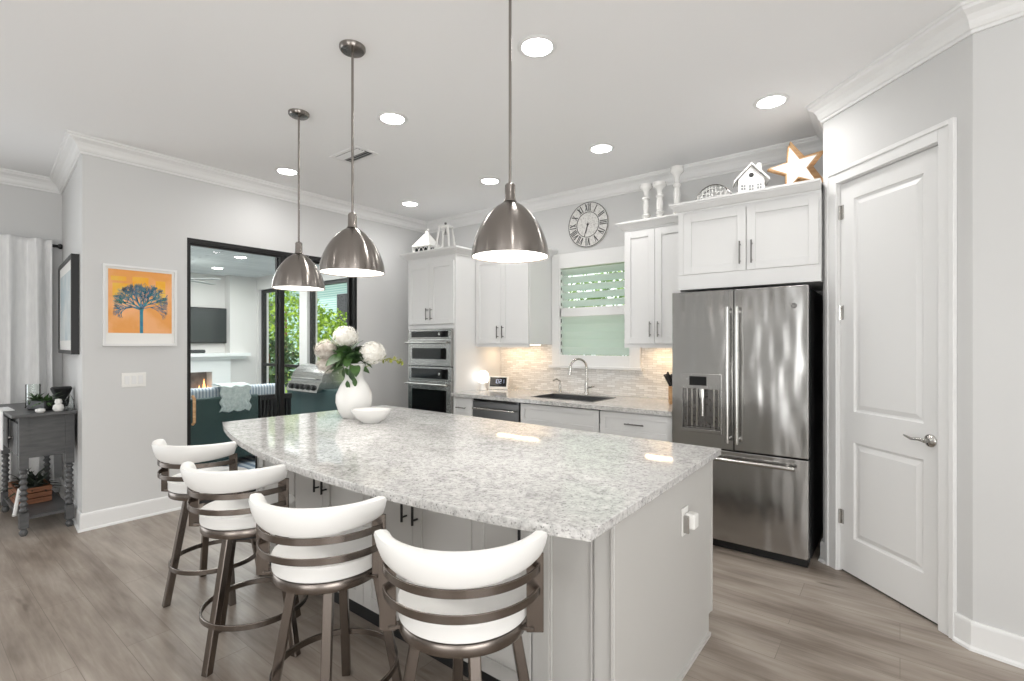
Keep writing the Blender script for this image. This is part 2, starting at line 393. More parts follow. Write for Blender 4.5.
h = MB().lathe([(0, .0), (.033, .0), (.033, .006), (.026, .013), (.012, .018), (.011, .04), (.0, .042)], mtx=Matrix.Translation((hx, yd, hz)) @ Matrix.Rotation(PI/2, 4, 'X'))
h.tube([(hx, yd-.036, hz), (hx-.03, yd-.042, hz+.004), (hx-.07, yd-.042, hz-.002), (hx-.10, yd-.04, hz+.006), (hx-.118, yd-.038, hz+.010)], [.010, .009, .007, .006, .004], 10)
tag(h.build('door_handle', M['chrome'], dr1), 'chrome lever handle')

# ---------------------------------------------------------------- sliding glass door (door_2)
sl = empty('door_2', (XL, DY0, 0), kind='structure')
ym = 2.53
def sbuild(mb, name, m, **k): return mb.build(name, m, sl, origin=(XL, DY0, 0), **k)
fr = MB().box(XL-.13, DY0, 0, XL-.005, DY0+.016, DH).box(XL-.13, DY1-.035, 0, XL-.005, DY1, DH).box(XL-.13, DY0+.016, DH-.04, XL-.005, DY1-.035, DH).box(XL-.13, DY0, 0, XL-.005, DY1, .025)
sbuild(fr, 'door_frame', M['blk'])
ym = 2.53
p1 = MB().box(XL-.055, DY0+.016, .025, XL-.02, DY0+.035, DH-.04).box(XL-.055, ym-.022, .025, XL-.02, ym+.022, DH-.04).box(XL-.055, DY0+.035, .025, XL-.02, ym-.022, .10).box(XL-.055, DY0+.035, DH-.06, XL-.02, ym-.022, DH-.04)
sbuild(p1, 'sliding_panel', M['blk'])
p2 = MB().box(XL-.11, ym-.03, .025, XL-.075, ym+.01, DH-.04).box(XL-.11, DY1-.06, .025, XL-.075, DY1-.035, DH-.04).box(XL-.11, ym+.01, .025, XL-.075, DY1-.06, .10).box(XL-.11, ym+.01, DH-.065, XL-.075, DY1-.06, DH-.04)
sbuild(p2, 'fixed_panel', M['blk'])
sbuild(B(XL-.041, DY0+.03, .09, XL-.035, ym-.02, DH-.055), 'glass_pane', M['glass'])
sbuild(B(XL-.096, ym, .09, XL-.09, DY1-.055, DH-.06), 'glass_pane', M['glass'])
sbuild(MB().tube([(XL-.015, DY0+.05, .72), (XL+.02, DY0+.05, .74), (XL+.02, DY0+.05, .95), (XL-.015, DY0+.05, .97)], .013, 10), 'pull_handle', M['wood'])

# ---------------------------------------------------------------- window_1 with plantation shutters
wn = empty('window_1', (-2.43, YB, WZ0), kind='structure')
def wb(mb, name, m, **k): return mb.build(name, m, wn, origin=(-2.43, YB, WZ0), **k)
yf = YB-.045
f = MB().box(-2.935, yf, 1.21, WX0+.02, YB-g, 2.385).box(WX1-.02, yf, 1.21, -1.935, YB-g, 2.385).box(WX0+.02, yf, WZ1-.02, WX1-.02, YB-g, 2.385).box(WX0+.02, yf, 1.21, WX1-.02, YB-g, WZ0+.03)
wb(f, 'window_frame', M['trim'], bevel=.003)
wb(B(-2.96, YB-.075, 1.185, -1.91, YB-g, 1.212), 'window_sill', M['trim'], bevel=.003)
ST = WX0+.02; SE_ = WX1-.02
for z0, z1 in ((WZ0+.03, 1.722), (1.812, WZ1-.02)):
    pass
shp = MB().box(ST, yf+.012, 1.722, SE_, YB, 1.812).box(ST, yf+.012, WZ0+.03, ST+.012, YB, WZ1-.02).box(SE_-.012, yf+.012, WZ0+.03, SE_, YB, WZ1-.02)
wb(shp, 'shutter_frame', M['trim'])
def louvres(z0, z1, n, tilt):
    hgt = (z1-z0)/n
    for i in range(n):
        zc = z0+hgt*(i+.5)
        mt = Matrix.Translation((0, YB-.01, zc)) @ Matrix.Rotation(tilt, 4, 'X')
        mb = MB(); w_ = .046
        prof = [(-w_, 0), (-w_*.6, .004), (0, .0055), (w_*.6, .004), (w_, 0), (w_*.6, -.004), (0, -.0055), (-w_*.6, -.004)]
        v = [(ST+.016, a, b) for a, b in prof]+[(SE_-.016, a, b) for a, b in prof]; k = len(prof)
        mb.add(v, [(j, (j+1) % k, k+(j+1) % k, k+j) for j in range(k)]+[tuple(range(k)), tuple(range(k, 2*k))], False, mt)
        wb(mb, 'louvre', M['louvre'])
        wb(MB().box(ST+.012, yf+.014, zc-.018, ST+.018, yf+.02, zc+.018), 'louvre_slot_dark', M['blk'])  # black block stands in for the dark gap at the hinge slot
louvres(WZ0+.035, 1.720, 5, R(-62)); louvres(1.814, WZ1-.022, 5, R(-40))
wb(B(WX0, YB+.10, WZ0, WX1, YB+.106, WZ1), 'glass_pane', M['clear'])
wb(MB().box(WX0, YB+.09, 1.72, WX1, YB+.12, 1.76), 'meeting_rail', M['trim'])

# ---------------------------------------------------------------- cabinet builders (fronts face -y)
def shaker(mb, x0, x1, z0, z1, y, st=.057, th=.02, rec=.009):
    """frame-and-panel door; y = outer face"""
    mb.box(x0, y, z0, x0+st, y+th, z1).box(x1-st, y, z0, x1, y+th, z1).box(x0+st, y, z0, x1-st, y+th, z0+st).box(x0+st, y, z1-st, x1-st, y+th, z1)
    mb.box(x0+st, y+rec, z0+st, x1-st, y+th, z1-st)
def bar_pull(mb, c, L, vertical=True, out=.03, r=.0055):
    x, y, z = c; h = L/2
    if vertical:
        mb.tube([(x, y-out, z-h), (x, y-out, z+h)], r, 8)
        for s in (-1, 1): mb.tube([(x, y, z+s*h*.72), (x, y-out, z+s*h*.72)], r*.8, 6)
    else:
        mb.tube([(x-h, y-out, z), (x+h, y-out, z)], r, 8)
        for s in (-1, 1): mb.tube([(x+s*h*.72, y, z), (x+s*h*.72, y-out, z)], r*.8, 6)
def door_part(root, org, x0, x1, z0, z1, y, m, hpos=None, name='door', L=.13, st=.057, hm='handle', vert=True):
    mb = MB(); shaker(mb, x0, x1, z0, z1, y, st); d = mb.build(name, m, root, .0015, 1, origin=org)
    if hpos:
        hb = MB(); bar_pull(hb, (hpos[0], y, hpos[1]), L, vert); hb.build('handle', M[hm], d, origin=org)
    return d
def cab_crown(root, org, x0, x1, y0, y1, z0, sides=(1, 1), h=.075, o=.06):
    prof = [(0, 0), (.008, 0), (.010, .012), (.022, .018), (.040, .040), (.050, .050), (.052, .058), (o, .060), (o, h), (0, h)]
    path = []
    if sides[0]: path.append((x0, y1))
    path += [(x0, y0), (x1, y0)]
    if sides[1]: path.append((x1, y1))
    path = path[::1]
    P = [Vector(p) for p in path]; n = len(P); rows = []
    for i, p in enumerate(P):
        da = (P[i]-P[i-1]).normalized() if i > 0 else None; db = (P[i+1]-P[i]).normalized() if i < n-1 else None
        na = Vector((da.y, -da.x)) if da else None; nb = Vector((db.y, -db.x)) if db else None
        m = nb if na is None else na if nb is None else (na+nb)/(1+na.dot(nb))
        rows.append([(p.x+m.x*a, p.y+m.y*a, z0+z) for a, z in prof])
    k = len(prof); mb = MB(); v = [q for r_ in rows for q in r_]; f = []
    for i in range(n-1):
        for j in range(k): j2 = (j+1) % k; f.append((i*k+j, i*k+j2, (i+1)*k+j2, (i+1)*k+j))
    f.append(tuple(range(k))); f.append(tuple((n-1)*k+j for j in range(k))); mb.add(v, f)
    mb.box(x0+.001, y0+.001, z0+h-.012, x1-.001, y1, z0+h-.001)
    return mb.build('crown_moulding', m=M['cab'], parent=root, origin=org)

# tall oven cabinet
OX0, OX1, OY = -4.42, -3.665, 3.72
org = (-4.055, 4.1, 0)
oc = empty('oven_cabinet', org, label='tall white cabinet tower holding the two steel wall ovens', cat='cabinet')
ob = MB().box(OX0, OY+.02, 1.60, OX1, YB-.002, 2.38).box(OX0, OY+.02, .10, OX0+.02, YB-.002, 1.60).box(OX1-.02, OY+.02, .10, OX1, YB-.002, 1.60)
ob.box(OX0+.02, OY+.02, .10, OX1-.02, YB-.002, .42).box(OX0+.02, YB-.03, .42, OX1-.02, YB-.002, 1.60).box(OX0+.03, OY+.09, 0, OX1-.03, YB-.01, .10)
ob.box(OX0, OY, .10, OX0+.033, OY+.02, 2.38).box(OX1-.033, OY, .10, OX1, OY+.02, 2.38).box(OX0+.033, OY, 1.60, OX1-.033, OY+.02, 1.645).box(OX0+.033, OY, 2.31, OX1-.033, OY+.02, 2.38)
ob.build('body', M['cab'], oc, origin=org)
xm = (OX0+OX1)/2
door_part(oc, org, OX0+.02, xm-.002, 1.65, 2.32, OY-.018, M['cab'], (xm-.035, 1.76))
door_part(oc, org, xm+.002, OX1-.02, 1.65, 2.32, OY-.018, M['cab'], (xm+.035, 1.76))
door_part(oc, org, OX0+.02, OX1-.02, .12, .41, OY-.018, M['cab'], None, 'drawer')
cab_crown(oc, org, OX0, OX1, OY, YB-.005, 2.375, h=.08, o=.065)
# ovens
def oven(name, zlist, label):
    z0, zh, zc, z1 = zlist      # bottom, door top, control bottom, top
    o_ = (-4.055, OY, z0); x0, x1 = OX0+.036, OX1-.036
    t = empty(name, o_, label=label, cat='oven', group=None)
    MB().box(x0, OY, z0, x1, OY+.5, z1).build('body', M['oven'], t, origin=o_)
    dp = MB().box(x0, OY-.035, z0, x1, OY-.001, zh).build('door', M['oven'], t, .004, origin=o_)
    MB().box(x0+.07, OY-.0375, z0+.075, x1-.07, OY-.0345, zh-.095).build('window', M['glassblk'], dp, .001, origin=o_)
    hb = MB().tube([(x0+.02, OY-.085, zh-.035), (x1-.02, OY-.085, zh-.035)], .012, 12)
    for s in (x0+.05, x1-.05): hb.tube([(s, OY-.035, zh-.035), (s, OY-.085, zh-.035)], .009, 8)
    hb.build('handle', M['chrome'], dp, origin=o_)
    MB().box(x0, OY-.028, zc, x1, OY-.001, z1).build('control_panel', M['oven'], t, .003, origin=o_)
    MB().box(x0+.05, OY-.0305, zc+.018, x1-.05, OY-.0275, z1-.018).build('display', M['glassblk'], t, .001, origin=o_)
    MB().lathe([(0, 0), (.016, 0), (.015, .014), (0, .015)], mtx=Matrix.Translation((x1-.17, OY-.0305, (zc+z1)/2)) @ Matrix.Rotation(PI/2, 4, 'X'), n=20).build('knob', M['chrome'], t, origin=o_)
oven('microwave_oven', (1.195, 1.485, 1.49, 1.592), 'upper of the two stainless wall ovens, shorter door')
oven('wall_oven', (.45, 1.035, 1.04, 1.185), 'lower of the two stainless wall ovens, with a taller door')

# upper cabinets
def upper(name, x0, x1, y0, z0, z1, label, crown=True, top=.075, sides=(1, 1), frieze=0):
    o_ = ((x0+x1)/2, YB, z0)
    t = empty(name, o_, label=label, cat='cabinet')
    MB().box(x0, y0+.02, z0, x1, YB-.002, z1).build('body', M['cab'], t, origin=o_)
    xm = (x0+x1)/2
    door_part(t, o_, x0+.006, xm-.0015, z0+.008, z1-.012-frieze, y0, M['cab'], (xm-.035, z0+.13))
    door_part(t, o_, xm+.0015, x1-.006, z0+.008, z1-.012-frieze, y0, M['cab'], (xm+.035, z0+.13))
    if frieze: MB().box(x0, y0+.004, z1-frieze, x1, y0+.02, z1).build('frieze', M['cab'], t, origin=o_)
    MB().box(x0, y0+.012, z0-.026, x1, y0+.03, z0).build('light_rail', M['cab'], t, origin=o_)
    st = MB().box(x0+.08, YB-.20, z0-.012, x1-.08, YB-.13, z0-.001).build('light_strip', M['warm'], t, origin=o_)
    cab_crown(t, o_, x0, x1, y0+.02, YB-.005, z1, sides)
    return t
upper('upper_cabinet', -3.662, -2.94, 4.02, 1.43, 2.36, 'white two-door wall cabinet between oven tower and window', sides=(0, 1), frieze=0)
upper('upper_cabinet', -1.905, -1.345, 4.02, 1.43, 2.42, 'white two-door wall cabinet between window and refrigerator', sides=(1, 0), frieze=0)
for x, wd in ((-3.31, .55), (-1.625, .4)):
    lamp('undercabinet_light', 'AREA', (x, YB-.165, 1.41), (0, 0, 0), 1.5, (1, .70, .42), shape='RECTANGLE', size=wd, size_y=.06)

# refrigerator surround cabinet
FX0, FX1, FY = -1.330, -.402, 3.75
o_ = (-.87, 4.0, 1.80)
fc = empty('refrigerator_cabinet', o_, label='white two-door cabinet above the refrigerator', cat='cabinet')
MB().box(FX0, FY+.02, 1.845, FX1, YB-.002, 2.43).box(FX0, FY+.02, 0, FX0+.012, YB-.002, 1.845).build('body', M['cab'], fc, origin=o_)
MB().box(FX0, FY+.002, 1.845, FX1, FY+.02, 1.955).build('frieze', M['cab'], fc, origin=o_)
door_part(fc, o_, -1.288, -.853, 1.957, 2.405, FY, M['cab'], (-.888, 2.08), L=.16)
door_part(fc, o_, -.848, -.415, 1.957, 2.405, FY, M['cab'], (-.812, 2.08), L=.16)
MB().box(FX0, FY+.004, 1.957, -1.29, FY+.019, 2.43).build('filler', M['cab'], fc, origin=o_)
cab_crown(fc, o_, FX0, FX1, FY+.02, YB-.005, 2.425, (1, 0))

# refrigerator
rx0, rx1, ry = -1.328, -.455, 3.62
o_ = (-.885, 3.95, 0)
rf = empty('refrigerator', o_, label='stainless french-door refrigerator with dispenser in the left door', cat='refrigerator')
MB().box(rx0+.02, ry+.075, .03, rx1-.002, YB-.08, 1.765).build('case', M['blk'], rf, origin=o_)
xm = -.900; yb_ = ry+.07
def fdoor(name, x0, x1, z0, z1, holes=None):
    mb = MB()
    if not holes: mb.box(x0, ry, z0, x1, yb_, z1)
    else:
        a, b, c, d = holes
        mb.box(x0, ry, z0, a, yb_, z1).box(b, ry, z0, x1, yb_, z1).box(a, ry, z0, b, yb_, c).box(a, ry, d, b, yb_, z1).box(a, ry+.068, c, b, yb_, d)
    return mb.build(name, M['steel'], rf, .005 if not holes else .0, 3, origin=o_)
dl = fdoor('left_door', rx0, xm-.003, .705, 1.812, (-1.25, -.99, .83, 1.115))
dR = fdoor('right_door', xm+.003, rx1, .705, 1.812)
dz = fdoor('freezer_drawer', rx0, rx1, .065, .695)
MB().box(rx0+.02, ry+.04, .005, rx1-.01, ry+.2, .064).build('kick_grille', M['blk'], rf, origin=o_)
MB().box(rx0+.02, ry+.078, 1.766, rx1-.005, YB-.1, 1.80).build('top_cover', M['blk'], rf, origin=o_)
def fh(x, z0, z1, par):
    mb = MB().tube([(x, ry-.052, z0), (x, ry-.052, z1)], .0135, 14)
    for z in (z0+.03, z1-.03): mb.tube([(x, ry, z), (x, ry-.052, z)], .010, 8)
    mb.build('handle', M['chrome'], par, origin=o_)
fh(xm-.03, .76, 1.69, dl); fh(xm+.03, .76, 1.69, dR)
mb = MB().tube([(rx0+.07, ry-.055, .642), (rx1-.07, ry-.055, .642)], .0135, 14)
for x in (rx0+.12, rx1-.12): mb.tube([(x, ry, .642), (x, ry-.055, .642)], .010, 8)
mb.build('handle', M['chrome'], dz, origin=o_)
dsp = MB().box(-1.262, ry-.008, 1.115, -.978, ry, 1.222).box(-1.262, ry-.006, .83, -1.25, ry, 1.115).box(-.99, ry-.006, .83, -.978, ry, 1.115).box(-1.262, ry-.012, .805, -.978, ry, .83)
dd = dsp.build('dispenser', M['oven'], dl, .002, origin=o_)
MB().box(-1.249, ry+.002, .831, -.991, ry+.0665, .836).box(-1.249, ry+.06, .836, -.991, ry+.0665, 1.114).box(-1.249, ry+.002, .836, -1.244, ry+.06, 1.114).box(-.996, ry+.002, .836, -.991, ry+.06, 1.114).build('niche', M['handle'], dd, origin=o_)  # darker metal box added to darken the dispenser recess
MB().box(-1.20, ry-.0095, 1.14, -1.08, ry-.0078, 1.205).build('display', M['glassblk'], dd, origin=o_)
mb = MB().tube([(-1.12, ry+.025, 1.115), (-1.12, ry+.025, 1.05)], .028, 14).tube([(-1.12, ry+.03, 1.05), (-1.12, ry+.03, .92)], .017, 12)
for x in (-1.235, -1.20, -1.165, -1.045, -1.01): mb.box(x-.006, ry+.05, .84, x+.006, ry+.056, 1.11)
mb.box(-1.24, ry+.005, .832, -1.0, ry+.05, .838); mb.build('nozzle', M['chrome'], dd, origin=o_)
MB().lathe([(0, 0), (.018, 0), (.018, .003), (0, .003)], mtx=Matrix.Translation((-.536, ry-.0005, 1.683)) @ Matrix.Rotation(PI/2, 4, 'X'), n=24).build('badge', M['handle'], dR, origin=o_)
mb = MB()
for k in (0, 1): mb.tube([(-.536+.004*math.cos(a)*1.6+(k*2-1)*.004, ry-.004, 1.683+.009*math.sin(a)) for a in [i*PI/5 for i in range(8)]], .0012, 5)
mb.build('emblem', M['chrome'], dR, origin=o_)

# ---------------------------------------------------------------- base run
CTI = .914; CF = 3.645; CT = .930; TH_ = .035
def basecab(name, x0, x1, parts, label):
    o2 = ((x0+x1)/2, 4.0, 0); t = empty(name, o2, label=label, cat='cabinet')
    MB().box(x0, CF+.05, .10, x1, YB-.06, (CT-.21 if 'sink' in name else CT-TH_-.001)).box(x0, CF+.12, .0, x1, YB-.06, .10).build('body', M['cab'], t, origin=o2)
    for kind, a, b, c, d, hp, vert, L in parts: door_part(t, o2, a, b, c, d, CF+.03, M['cab'], hp, kind, L=L, st=.045, vert=vert)
    return t
z3 = CT-TH_-.012
basecab('base_cabinet', -3.660, -3.385, [('drawer', -3.655, -3.39, .70, z3, (-3.53, .785), False, .13), ('door', -3.655, -3.39, .115, .69, (-3.42, .6), True, .13)], 'narrow white base cabinet left of the dishwasher')
basecab('sink_cabinet', -2.785, -1.965, [('false_drawer', -2.78, -1.97, .70, z3, None, False, .13), ('door', -2.78, -2.378, .115, .69, (-2.41, .6), True, .13), ('door', -2.372, -1.97, .115, .69, (-2.34, .6), True, .13)], 'wide white base cabinet below the sink')
basecab('drawer_cabinet', -1.960, -1.345, [('drawer', -1.955, -1.35, .70, z3, (-1.645, .80), False, .16), ('drawer', -1.955, -1.35, .41, .69, (-1.645, .62), False, .16), ('drawer', -1.955, -1.35, .115, .40, (-1.645, .33), False, .16)], 'white drawer base cabinet beside the refrigerator')
o2 = (-3.085, 4.0, 0)
dw = empty('dishwasher', o2, label='stainless dishwasher with a bar handle under the back counter', cat='dishwasher')
MB().box(-3.378, CF+.06, .10, -2.792, YB-.1, CT-TH_-.004).build('tub', M['blk'], dw, origin=o2)
M['dsteel'] = mat('dark_stainless', rgb(112, 112, 112), .28, 1)
d_ = MB().box(-3.375, CF+.025, .11, -2.795, CF+.06, CT-TH_-.03).build('door', M['dsteel'], dw, .003, origin=o2)
MB().box(-3.375, CF+.03, CT-TH_-.028, -2.795, CF+.06, CT-TH_-.006).build('control_strip', M['glassblk'], dw, origin=o2)
mb = MB().tube([(-3.35, CF-.01, .80), (-2.82, CF-.01, .80)], .010, 10)
for x in (-3.32, -2.85): mb.tube([(x, CF+.03, .80), (x, CF-.01, .80)], .008, 8)
mb.build('handle', M['chrome'], d_, origin=o2)

# countertop with sink cut-out
o2 = (-2.5, 4.05, CT-TH_)
KX0, KX1, KY0, KY1 = -2.78, -2.10, 3.83, 4.27
ct = MB().box(-3.663, CF, CT-TH_, KX0, YB-.002, CT).box(KX1, CF, CT-TH_, -1.343, YB-.002, CT).box(KX0, CF, CT-TH_, KX1, KY0, CT).box(KX0, KY1, CT-TH_, KX1, YB-.002, CT)
cto = tag(ct.build('countertop', M['stone'], origin=o2), 'speckled grey counter slab along the back wall', 'countertop')
o2 = (-2.48, 4.05, CT-.2)
sk = MB().box(KX0+.002, KY0+.002, CT-.2, KX1-.002, KY1-.002, CT-.19).box(KX0+.002, KY0+.002, CT-.19, KX0+.02, KY1-.002, CT+.004).box(KX1-.02, KY0+.002, CT-.19, KX1-.002, KY1-.002, CT+.004)
sk.box(KX0+.02, KY0+.002, CT-.19, KX1-.02, KY0+.02, CT+.004).box(KX0+.02, KY1-.09, CT-.19, KX1-.02, KY1-.002, CT+.004)
M['sink'] = noisy('dark_composite', rgb(62, 63, 64), rgb(78, 79, 80), 90, .5)
tag(sk.build('kitchen_sink', M['sink'], origin=o2), 'dark grey composite sink below the window', 'sink')
fx, fy = -2.47, 4.36
fa = empty('kitchen_faucet', (fx, fy, CT), label='brushed nickel gooseneck faucet behind the sink', cat='faucet')
fb = MB().lathe([(0, 0), (.028, 0), (.028, .012), (.020, .03), (.017, .10), (.015, .12), (0, .12)], n=20)
fb.tube([(0, 0, .11), (0, 0, .27)]+[(-.0+0, -.085+.085*math.cos(a), .27+.085*math.sin(a)) for a in [R(q) for q in range(15, 181, 15)]]+[(0, -.172, .245)], .011, 12)
fb.tube([(0, -.172, .25), (0, -.178, .20)], .015, 12)
MBrot = Matrix.Rotation(R(-38), 4, 'Z')
fb.v = [tuple(MBrot @ Vector(p)) for p in fb.v]
fb.build('spout', M['chrome'], fa)
MB().tube([(.015, 0, .07), (.05, -.01, .075), (.10, -.02, .09)], [.012, .009, .006], 10).build('lever', M['chrome'], fa)
sd = empty('soap_dispenser', (-2.79, 4.37, CT), label='small nickel soap pump left of the faucet', cat='soap dispenser')
MB().lathe([(0, 0), (.020, 0), (.020, .01), (.014, .02), (.013, .085), (0, .085)], n=16).build('base', M['chrome'], sd)
MB().tube([(0, 0, .07), (0, 0, .12), (-.02, -.03, .14), (-.045, -.065, .125)], .008, 8).build('nozzle', M['chrome'], sd)

# backsplash
sp = MB().box(-3.663, YB-.02, CT+.001, -2.937, YB-.002, 1.429).box(-2.937, YB-.02, CT+.001, -1.933, YB-.002, 1.183).box(-1.933, YB-.02, CT+.001, -1.342, YB-.002, 1.429)
S(sp.build('trim_2', M['splash']))

# small things on the back counter
o2 = (-3.52, 4.24, CT)
t = empty('smart_display', o2, R(18), label='white framed digital screen standing on the back counter', cat='display')
mt = Matrix.Rotation(R(-10), 4, 'X')
MB().box(-.115, -.01, .0, .115, .008, .148, mtx=mt).build('frame', M['plastic'], t, .004)
MB().box(-.098, -.0125, .03, .098, -.0095, .132, mtx=mt).build('screen', M['glassblk'], t)
MB().box(-.06, .0, 0, .06, .06, .03).build('foot', M['plastic'], t, .004)
dg = MB()
def bar7(cx, cz, segs, s=.020):
    sg = {'t': (-s/2, s, s/2, s), 'm': (-s/2, 0, s/2, 0), 'b': (-s/2, -s, s/2, -s), 'tl': (-s/2, 0, -s/2, s), 'tr': (s/2, 0, s/2, s), 'bl': (-s/2, -s, -s/2, 0), 'br': (s/2, -s, s/2, 0)}
    for q in segs:
        a, b, c, d = sg[q]; dgs[-1].box(cx+a-.0015, -.0135, cz+b-.0015, cx+c+.0015, -.0127, cz+d+.0015, mtx=mt)
dgs = []
for _c, _s in ((-.035, ['tr', 'br']), (-.008, ['t', 'b', 'tl', 'tr', 'bl', 'br']), (.028, ['t', 'tr', 'm', 'bl', 'b']), (.058, ['tr', 'br'])):
    dgs.append(MB()); bar7(_c, .088, _s)
M['digit'] = glow('screen_digits', rgb(190, 200, 230), .6)
for _d in dgs: _d.build('digit', M['digit'], t)
o2 = (-3.575, 4.05, CT)
t = empty('globe_lamp', o2, label='glowing white mushroom lamp beside the oven tower', cat='lamp')
MB().lathe([(0, 0), (.04, 0), (.042, .01), (.03, .025), (.022, .06), (.024, .10), (0, .10)], n=24).build('base', M['plastic'], t)
M['soft'] = glow('lit_shade', (1, .97, .93, 1), 2.2)
MB().lathe([(0, .08), (.045, .085), (.062, .11), (.065, .145), (.055, .185), (.03, .21), (0, .215)], n=24).build('shade', M['soft'], t)
o2 = (-1.50, 4.15, CT)
t = empty('knife_block', o2, R(25), label='wooden knife block with black knives beside the refrigerator', cat='knife block')
mt = Matrix.Rotation(R(-18), 4, 'Y')
MB().box(-.05, -.055, .0, .05, .055, .15, mtx=Matrix.Shear('XZ', 4, (-.25, 0)) if False else None).build('block', M['wood'], t, .004)
for i, (x, y, l) in enumerate(((-.03, -.03, .12), (-.01, -.032, .14), (.015, -.03, .12), (-.03, 0, .13), (-.005, 0, .15), (.02, 0, .13), (-.02, .03, .13), (.01, .03, .12))):
    MB().box(-.008, -.011, .0, .008, .011, l, mtx=Matrix.Translation((x, y, .13)) @ Matrix.Rotation(R(-22+random.uniform(-5, 5)), 4, 'Y')).build('knife_handle', M['blk'], t, .003)

# ---------------------------------------------------------------- clock
ck = empty('wall_clock', (-2.51, YB-.001, 2.655), label='round white wall clock with black roman numerals above the window', cat='clock')
rotY = Matrix.Rotation(PI/2, 4, 'X')
M['clock'] = noisy('distressed_white', rgb(226, 225, 222), rgb(188, 187, 184), 60, .7, lo=.45, hi=.7)
M['ink'] = noisy('worn_black', rgb(44, 44, 44), rgb(90, 90, 90), 60, .7)
MB().lathe([(0, 0), (.228, 0), (.232, .006), (.232, .018), (.222, .022), (0, .022)], n=56, mtx=rotY).build('face', M['clock'], ck)
mb = MB(); n_ = 48
mb.tube([(.128*math.cos(2*PI*i/n_), -.0225, .128*math.sin(2*PI*i/n_)) for i in range(n_)], .0035, 6, closed=True); mb.build('inner_ring', M['ink'], ck)
mb = MB(); mb.tube([(.226*math.cos(2*PI*i/n_), -.0205, .226*math.sin(2*PI*i/n_)) for i in range(n_)], .004, 6, closed=True); mb.build('rim', M['ink'], ck)
NUM = ['XII', 'I', 'II', 'III', 'IV', 'V', 'VI', 'VII', 'VIII', 'IX', 'X', 'XI']
for k, s in enumerate(NUM):
    wd = {'I': .0165, 'V': .040, 'X': .040}; tot = sum(wd[c] for c in s); x = -tot/2; mb = MB(); hh = .036
    a = -2*PI*k/12
    rot = Matrix.Rotation(-a, 4, 'Y') @ Matrix.Translation((0, -.0235, .176))
    def stroke(xa, za, xb, zb, t_):
        dx, dz_ = xb-xa, zb-za; L = math.hypot(dx, dz_); px, pz = -dz_/L*t_/2, dx/L*t_/2
        v = [(xa+px, 0, za+pz), (xa-px, 0, za-pz), (xb-px, 0, zb-pz), (xb+px, 0, zb+pz)]
        v += [(p[0], .0015, p[2]) for p in v]
        mb.add(v, [(0, 1, 2, 3), (4, 5, 6, 7), (0, 1, 5, 4), (1, 2, 6, 5), (2, 3, 7, 6), (3, 0, 4, 7)], False, rot)
    for c in s:
        w_ = wd[c]; c0 = x+w_/2
        if c == 'I': stroke(c0, -hh, c0, hh, .0095); stroke(c0-.006, hh, c0+.006, hh, .004); stroke(c0-.006, -hh, c0+.006, -hh, .004)
        if c == 'V': stroke(c0-.012, hh, c0, -hh, .011); stroke(c0, -hh, c0+.012, hh, .006)
        if c == 'X': stroke(c0-.012, hh, c0+.012, -hh, .011); stroke(c0-.012, -hh, c0+.012, hh, .006)
        x += w_
    mb.build('numeral', M['ink'], ck)
for L, a, w_ in ((.085, R(180+14), .009), (.125, R(180+18), .006)):
    mb = MB(); mb.box(-w_/2, -.028, -.02, w_/2, -.026, L, mtx=Matrix.Rotation(a, 4, 'Y')); mb.build('hand', M['ink'], ck)
MB().lathe([(0, 0), (.012, 0), (.010, .006), (0, .007)], n=20, mtx=Matrix.Translation((0, -.024, .0)) @ rotY).build('hub', M['ink'], ck)

# ---------------------------------------------------------------- island
CT = CTI
IX0, IX1 = -3.26, -.745; IY0, IY1 = 1.50, 2.60
top_pts = [(-.705, 2.60), (-3.47, 2.66), (-3.50, 1.43)]
xs = [-3.4, -3.2, -3.0, -2.8, -2.6, -2.4, -2.2, -2.0, -1.8, -1.6, -1.4, -1.2, -1.0, -.85]
def arcy(x):
    return 1.095+.100*(x+1.8)**2
front = [(x, arcy(x)) for x in xs]
poly = [(-.705, 2.60), (-3.47, 2.66), (-3.575, 1.412)]+front+[(-.683, 1.228)]
o2 = (-2.1, 1.9, CT-.032)
it = MB().prism(poly, CT-.032, CT).build('countertop', M['stone'], None, .003, 2, origin=o2)
tag(it, 'large curved speckled quartz slab on top of the island', 'countertop')
o2 = (-2.1, 2.05, 0)
il = empty('kitchen_island', o2, label='large grey-white kitchen island with curved top and end panel', cat='kitchen island')
ZT = CT-.033
MB().box(IX0, IY0+.02, .10, IX1-.02, IY1-.02, ZT).build('body', M['isl'], il, origin=o2)
MB().box(IX0+.03, IY0+.06, 0, IX1-.045, IY1-.08, .10).build('toe_kick', M['dark'], il, origin=o2)
ep = MB().box(IX1-.02, IY0+.03, .0, IX1, IY1-.07, ZT).box(IX1-.02, IY1-.07, .10, IX1, IY1-.03, ZT).box(IX1-.005, IY1-.035, .10, IX1+.004, IY1-.018, ZT).box(IX1, IY0+.03, 0, IX1+.012, IY1-.075, .018)
ep.build('end_panel', M['isl'], il, origin=o2)
mb = MB(); shaker(mb, -1.08, IX1, .0, ZT, IY0, .075, .03, .012)
mb.box(-1.08+.075, IY0+.004, .075, -1.08+.083, IY0+.012, ZT-.075).box(-.838, IY0+.004, .075, -.830, IY0+.012, ZT-.075)
mb.box(IX1-.008, IY0-.012, 0, IX1+.006, IY0+.03, ZT)
mb.build('corner_panel', M['isl'], il, .0015, 1, origin=o2)
edges = [-3.245, -2.865, -2.495, -2.125, -1.755, -1.385, -1.085]
